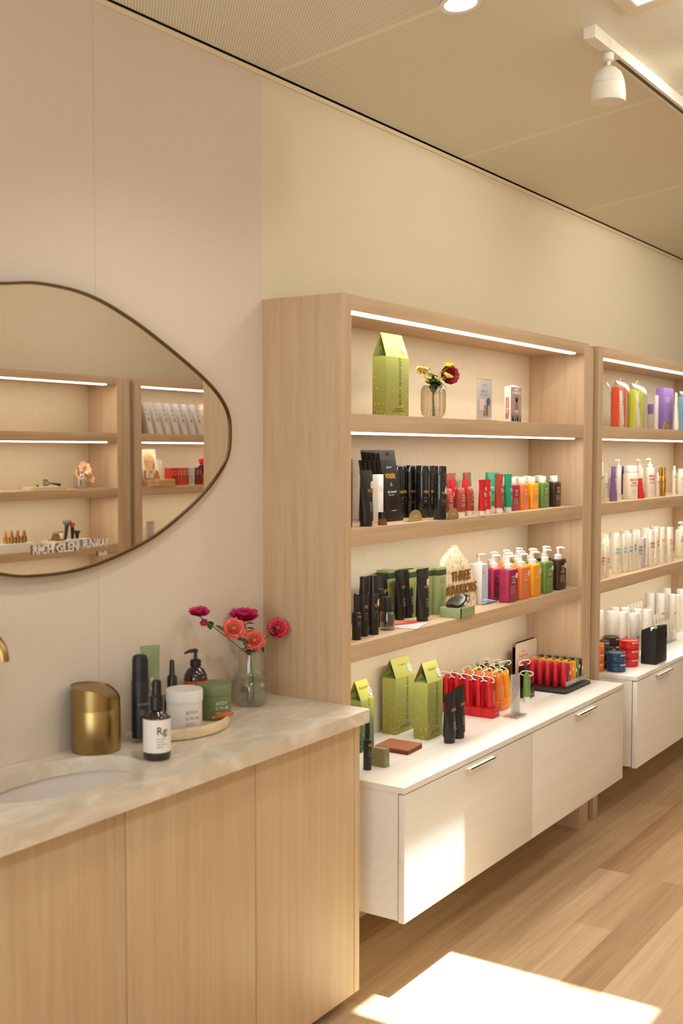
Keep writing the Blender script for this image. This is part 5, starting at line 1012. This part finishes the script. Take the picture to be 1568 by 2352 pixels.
for i, c_ in enumerate(bc):
    u = 368+6.6*i+(4 if i > 7 else 0); x = my(u+3, 1128, yo)[0]
    r = root('small_carton', 'slim %s carton in reflected row, %s from left' % (['red', 'red', 'coral', 'coral', 'orange', 'orange', 'grey', 'grey', 'maroon', 'maroon'][i], (ORD+['ninth', 'tenth'])[i]), 'box', (x, -yo+.02, ZB), 0, 'slim cartons'); MB().box(-.0165, .0165, -.03, .03, .0003, .117, .0006).build('carton', pl(c_, .4), r)
    b = MB().mat(TXW); b.text('lip kit', .014, 0, .085, .0305, face='+y', rot=90, bold=.02); b.build('lettering', None, r, flat=True)
def mvase(label, u, w, z, h, m, wm=None):
    x = my(u, 1100, yo)[0]; r = root('flower_vase', label, 'vase', (x, -yo, z)); MB().lathe([(w*.8, .0005), (w, .01), (w, h*.6), (w*.5, h*.8), (w*.45, h)], 24, cap1=False).build('glass_body', m, r); return x
x = mvase('amber glass bottle vase reflected at the mirror tip', 451, .04, ZB, .13, clear('amber_glass', (226, 110, 50), gl=.3, edge=.6, tint=.8))
spray('crimson bloom with green leaves in the reflected amber vase', 451, 1070, yo, .05, 'rosy', 0, par=(x, -yo), vh=.13, z0=ZB)
f_ = [o for o in bpy.data.objects if o.get('label', '').startswith('crimson bloom')][0]; cc_ = my(451, 1070, yo); f_.location = (cc_[0], -yo, cc_[1])
for ch in list(f_.children): 
    if ch.name.startswith('stem'): bpy.data.objects.remove(ch)
MB().tube([(0, 0, -.115), (0, 0, -.005)], .002, 6).build('stem', STEM, f_)
b = MB(); 
for dx in (-.09, -.06, -.03): leaf(b, Vector((-.0, 0, -.04)), Vector((dx*10, .2, .6+dx*4)), .075, .026)
b.build('leaves', None, f_)
x = mvase('clear vase of peach lilies reflected on opposite shelf', 172, .045, ZB, .13, GLASS)
for i, (u, v) in enumerate(((179, 1076), (167, 1090), (190, 1096))):
    cc_ = my(u, v, yo); r = root('lily', 'peach lily in reflected vase, %s from left' % ['second', 'first', 'third'][i], 'flower', (cc_[0], -yo, cc_[1])); b = MB(); petalflower(b, Vector(), .04, 2, pl((240, 184, 140), .5), pl((222, 120, 60), .5), Vector((.2*(i-1), .8, .4)), .3, .3, 6); b.build('petals', None, r)
    MB().tube([(x-cc_[0], 0, ZB+.02-cc_[1]), (x-cc_[0], 0, ZB+.12-cc_[1]), (0, 0, -.005)], .002, 6).build('stem', STEM, r)
xa, xb = my(36, 1135, yo)[0], my(128, 1135, yo)[0]; w2 = (xb-xa)
o = MB().loft([rr(w2, .09, .04, .0005), rr(w2, .09, .04, .02), rr(w2*.97, .08, .036, .021), rr(w2*.96, .078, .034, .015)]).build('travertine_dish', tm, None, ((xa+xb)/2, -yo+.02, ZB)); tag(o, 'oval travertine dish reflected on opposite shelf', 'dish')
x = my(100, 1125, yo)[0]; r = root('facial_roller', 'black gua sha style massage tool on the reflected dish', 'massage tool', (x, -yo+.02, ZB+.022), 0)
MB().tube([(-.02, 0, .018), (.03, 0, .012), (.06, 0, .006)], [.003, .006, .010], 8).build('handle', BLK, r)
b = MB()
for dx in (-.06, -.048, -.036): b.tube([(dx, 0, .0+.002), (dx-.006, 0, .02), (dx, 0, .04)], .0022, 6)
b.tube([(-.06, 0, .002), (-.03, 0, .006), (-.02, 0, .018), (-.03, 0, .03), (-.06, 0, .04)], .0022, 6).build('prongs', BLK, r)
o = MB().lathe([(.008, .0003), (.009, .008), (.005, .011)], 12).build('pebble', pl((90, 74, 56), .6), None, (my(67, 1125, yo)[0], -yo+.02, ZB+.0215)); tag(o, 'tiny brown pebble on the reflected dish', 'pebble')
# lower reflected shelf
xa, xb = my(-60, 1285, yo)[0], my(53, 1285, yo)[0]; o = MB().box(xa, xb, -.04, .05, .0004, .048, .001).build('white_stand', WHC, None, (0, -yo, ZC)); o.data.transform(Matrix.Translation((-(xa+xb)/2, 0, 0))); o.location.x = (xa+xb)/2; tag(o, 'white block stand holding lipsticks, reflected at left of mirror', 'stand')
lp0 = None
for i in range(7):
    u = 41-7.2*i; x = my(u, 1260, yo)[0]; lb = 'open gold lipstick in reflected stand, %s from right' % ORD[i]; loc = (x, -yo+.005+.02*(i % 2), ZC+.0485)
    if lp0 is None:
        lp0 = root('lipstick', lb, 'lipstick', loc, 0, 'lipsticks in the stand'); MB().box(-.010, .010, -.01, .01, .0003, .038, .001).build('base_tube', BLK if 0 else GOLD, lp0); MB().lathe([(.007, .0385), (.007, .06), (.0045, .072), (.001, .076)], 14).build('bullet', pl((178, 110, 84), .4), lp0)
    else: clone(lp0, lb, loc, 0, 'lipsticks in the stand')
xa, xb = my(100, 1270, yo)[0], my(185, 1270, yo)[0]; xm_ = (xa+xb)/2; o = MB().box(-(xb-xa)/2, (xb-xa)/2, -.07, .05, .0004, .044, .001).build('terrazzo_block', pl((232, 224, 214), .5), None, (xm_, -yo, ZC)); tag(o, 'white terrazzo block holding makeup brushes, reflected in mirror', 'stand')
for i, (u, vt, c_, rr2, lb, lean) in enumerate(((141, 1190, (120, 110, 108), .026, 'large powder brush with grey bristles in reflected block', .02), (152, 1196, (206, 104, 66), .017, 'orange-bristled makeup brush in reflected block', 0), (163, 1218, (70, 50, 40), .018, 'flat-topped dark makeup brush in reflected block', 0))):
    x, zt_ = my(u, vt, yo); hh = zt_-ZC-.045; r = root('makeup_brush', lb, 'brush', (x-lean, -yo, ZC+.0447)); hb_ = hh*.68
    MB().tube([(0, 0, .0003), (lean*.7, 0, hb_)], [.009, .012], 12).build('handle', BLK, r)
    if i < 2: b = MB().lathe([(.011, hb_-.004), (rr2, hb_+hh*.12), (rr2*.95, hb_+hh*.22), (rr2*.5, hh*.99), (.002, hh)], 18)
    else: b = MB().lathe([(.011, hb_-.004), (rr2*1.25, hh-.002), (rr2*1.2, hh)], 18)
    b.v = [v+Vector((lean*.8, 0, 0)) for v in b.v]; b.build('bristles', pl(c_, .9), r)
x = my(112, 1245, yo)[0]; r = root('compact', 'open gold mirrored compact on the reflected terrazzo block', 'compact', (x, -yo+.0, ZC+.0447)); MB().box(-.04, .04, -.02, .045, .0003, .008, .001).build('compact_base', GOLD, r); b = MB(); b.M = Matrix.Rotation(-.5, 4, 'X'); b.box(-.04, .04, -.001, .004, .004, .06).build('mirror_lid', mm, r)
def p3(b, w, h, y): b.mat(TXGR); b.text('PRICES', .01, 0, h*.9, y, face='+y'); b.lines(0, h*.3, w*.7, 4, .012, y)
for u0, u1, vt, lb in ((323, 340, 1197, 'tall acrylic price card on reflected lower shelf'), (376, 396, 1196, 'acrylic card with small picture near mirror lower edge')):
    xa, xb = my(u0, 1240, yo)[0], my(u1, 1240, yo)[0]; hh = my(u0, vt, yo)[1]-ZC; r = root('sign_holder', lb, 'sign', ((xa+xb)/2, -yo, ZC)); w2 = xb-xa
    MB().box(-w2/2, w2/2, -.002, .002, .0005, hh).build('acrylic_panel', ACR, r); MB().box(-w2/2+.003, w2/2-.003, -.001, .001, .01, hh-.004).build('paper_card', WHC, r); b = MB(); p3(b, w2, hh, .0026); b.build('lettering', None, r, flat=True); MB().box(-w2/2, w2/2, -.03, .03, .0003, .005).build('acrylic_base', ACR, r)
x = my(330, 1245, yo)[0]; r = root('wooden_comb_dish', 'low wooden dish with comb on reflected lower shelf', 'dish', (x+.02, -yo+.07, ZC)); MB().loft([rr(.11, .05, .02, .0004), rr(.12, .055, .022, .02), rr(.11, .05, .02, .021)]).build('dish', OKH, r); MB().tube([(-.06, 0, .026), (.02, 0, .024), (.05, 0, .026)], [.004, .005, .003], 8).build('comb', pl((206, 160, 90), .4), r)
# ================================================================== LIGHT
def area(name, loc, rot, sx_, sy_, e, c):
    d = bpy.data.lights.new(name, 'AREA'); d.shape = 'RECTANGLE'; d.size = sx_; d.size_y = sy_; d.energy = e; d.color = c
    o = bpy.data.objects.new(name, d); COL.objects.link(o); o.location = loc; o.rotation_euler = rot; return o
def spot(loc, tgt, e, c, ang=70, blend=.8, r_=.04):
    d = bpy.data.lights.new('spot_lamp', 'SPOT'); d.energy = e; d.color = c; d.spot_size = math.radians(ang); d.spot_blend = blend; d.shadow_soft_size = r_
    o = bpy.data.objects.new('spot_lamp', d); COL.objects.link(o); o.location = loc; o.rotation_euler = (Vector(tgt)-Vector(loc)).to_track_quat('-Z', 'Y').to_euler(); return o
sd = bpy.data.lights.new('sun', 'SUN'); sd.energy = 28; sd.angle = math.radians(.8); sd.color = (.97, 1, 1)
so = bpy.data.objects.new('sun', sd); COL.objects.link(so); so.rotation_euler = Vector((0, .2155, -1)).to_track_quat('-Z', 'Y').to_euler()
WARM = (1, .975, .85)
area('daylight_fill', (XL+.1, -1.65, 1.5), (0, -PI/2, 0), 2.4, 2.6, 85, (.94, 1, 1))  # added fill lamp just inside the left opening, out of view
for xx in (-2.6, -.2, 2.2, 4.8): area('ceiling_fill', (xx, -2.35, cz(-2.35)-.03), (0, 0, 0), 1.2, .35, 11, (.98, 1, .96))  # added soft panels under the ceiling, unseen, to brighten the room
area('wall_wash', (2.4, -1.25, 2.85), (math.radians(40), 0, 0), 4.6, .12, 11, WARM)
spot((1.0, -1.25, 2.85), (.9, -.02, 1.95), 16, WARM, 100)
spot((2.6, -1.25, 2.85), (2.8, -.02, 2.0), 20, WARM, 100)
spot((-.8, -1.0, 2.7), (-.5, -.2, .9), 20, (1, .98, .90), 95)
w = bpy.data.worlds.new('world'); S.world = w; w.use_nodes = True; nt = w.node_tree; bg = nt.nodes['Background']
sk = N(nt, 'ShaderNodeTexSky'); sk.sky_type = 'HOSEK_WILKIE'; sk.sun_direction = (0, -.21, .98); sk.turbidity = 3
nt.links.new(sk.outputs[0], bg.inputs['Color']); bg.inputs['Strength'].default_value = 1.4
S.view_settings.view_transform = 'Standard'; S.view_settings.look = 'None'; S.view_settings.exposure = 0.0
cy = S.cycles; cy.use_denoising = True; cy.max_bounces = 8; cy.diffuse_bounces = 4; cy.glossy_bounces = 4; cy.transmission_bounces = 6; cy.transparent_max_bounces = 24
cy.sample_clamp_indirect = 4; cy.caustics_reflective = False; cy.caustics_refractive = False; cy.use_adaptive_sampling = True; cy.adaptive_threshold = .01
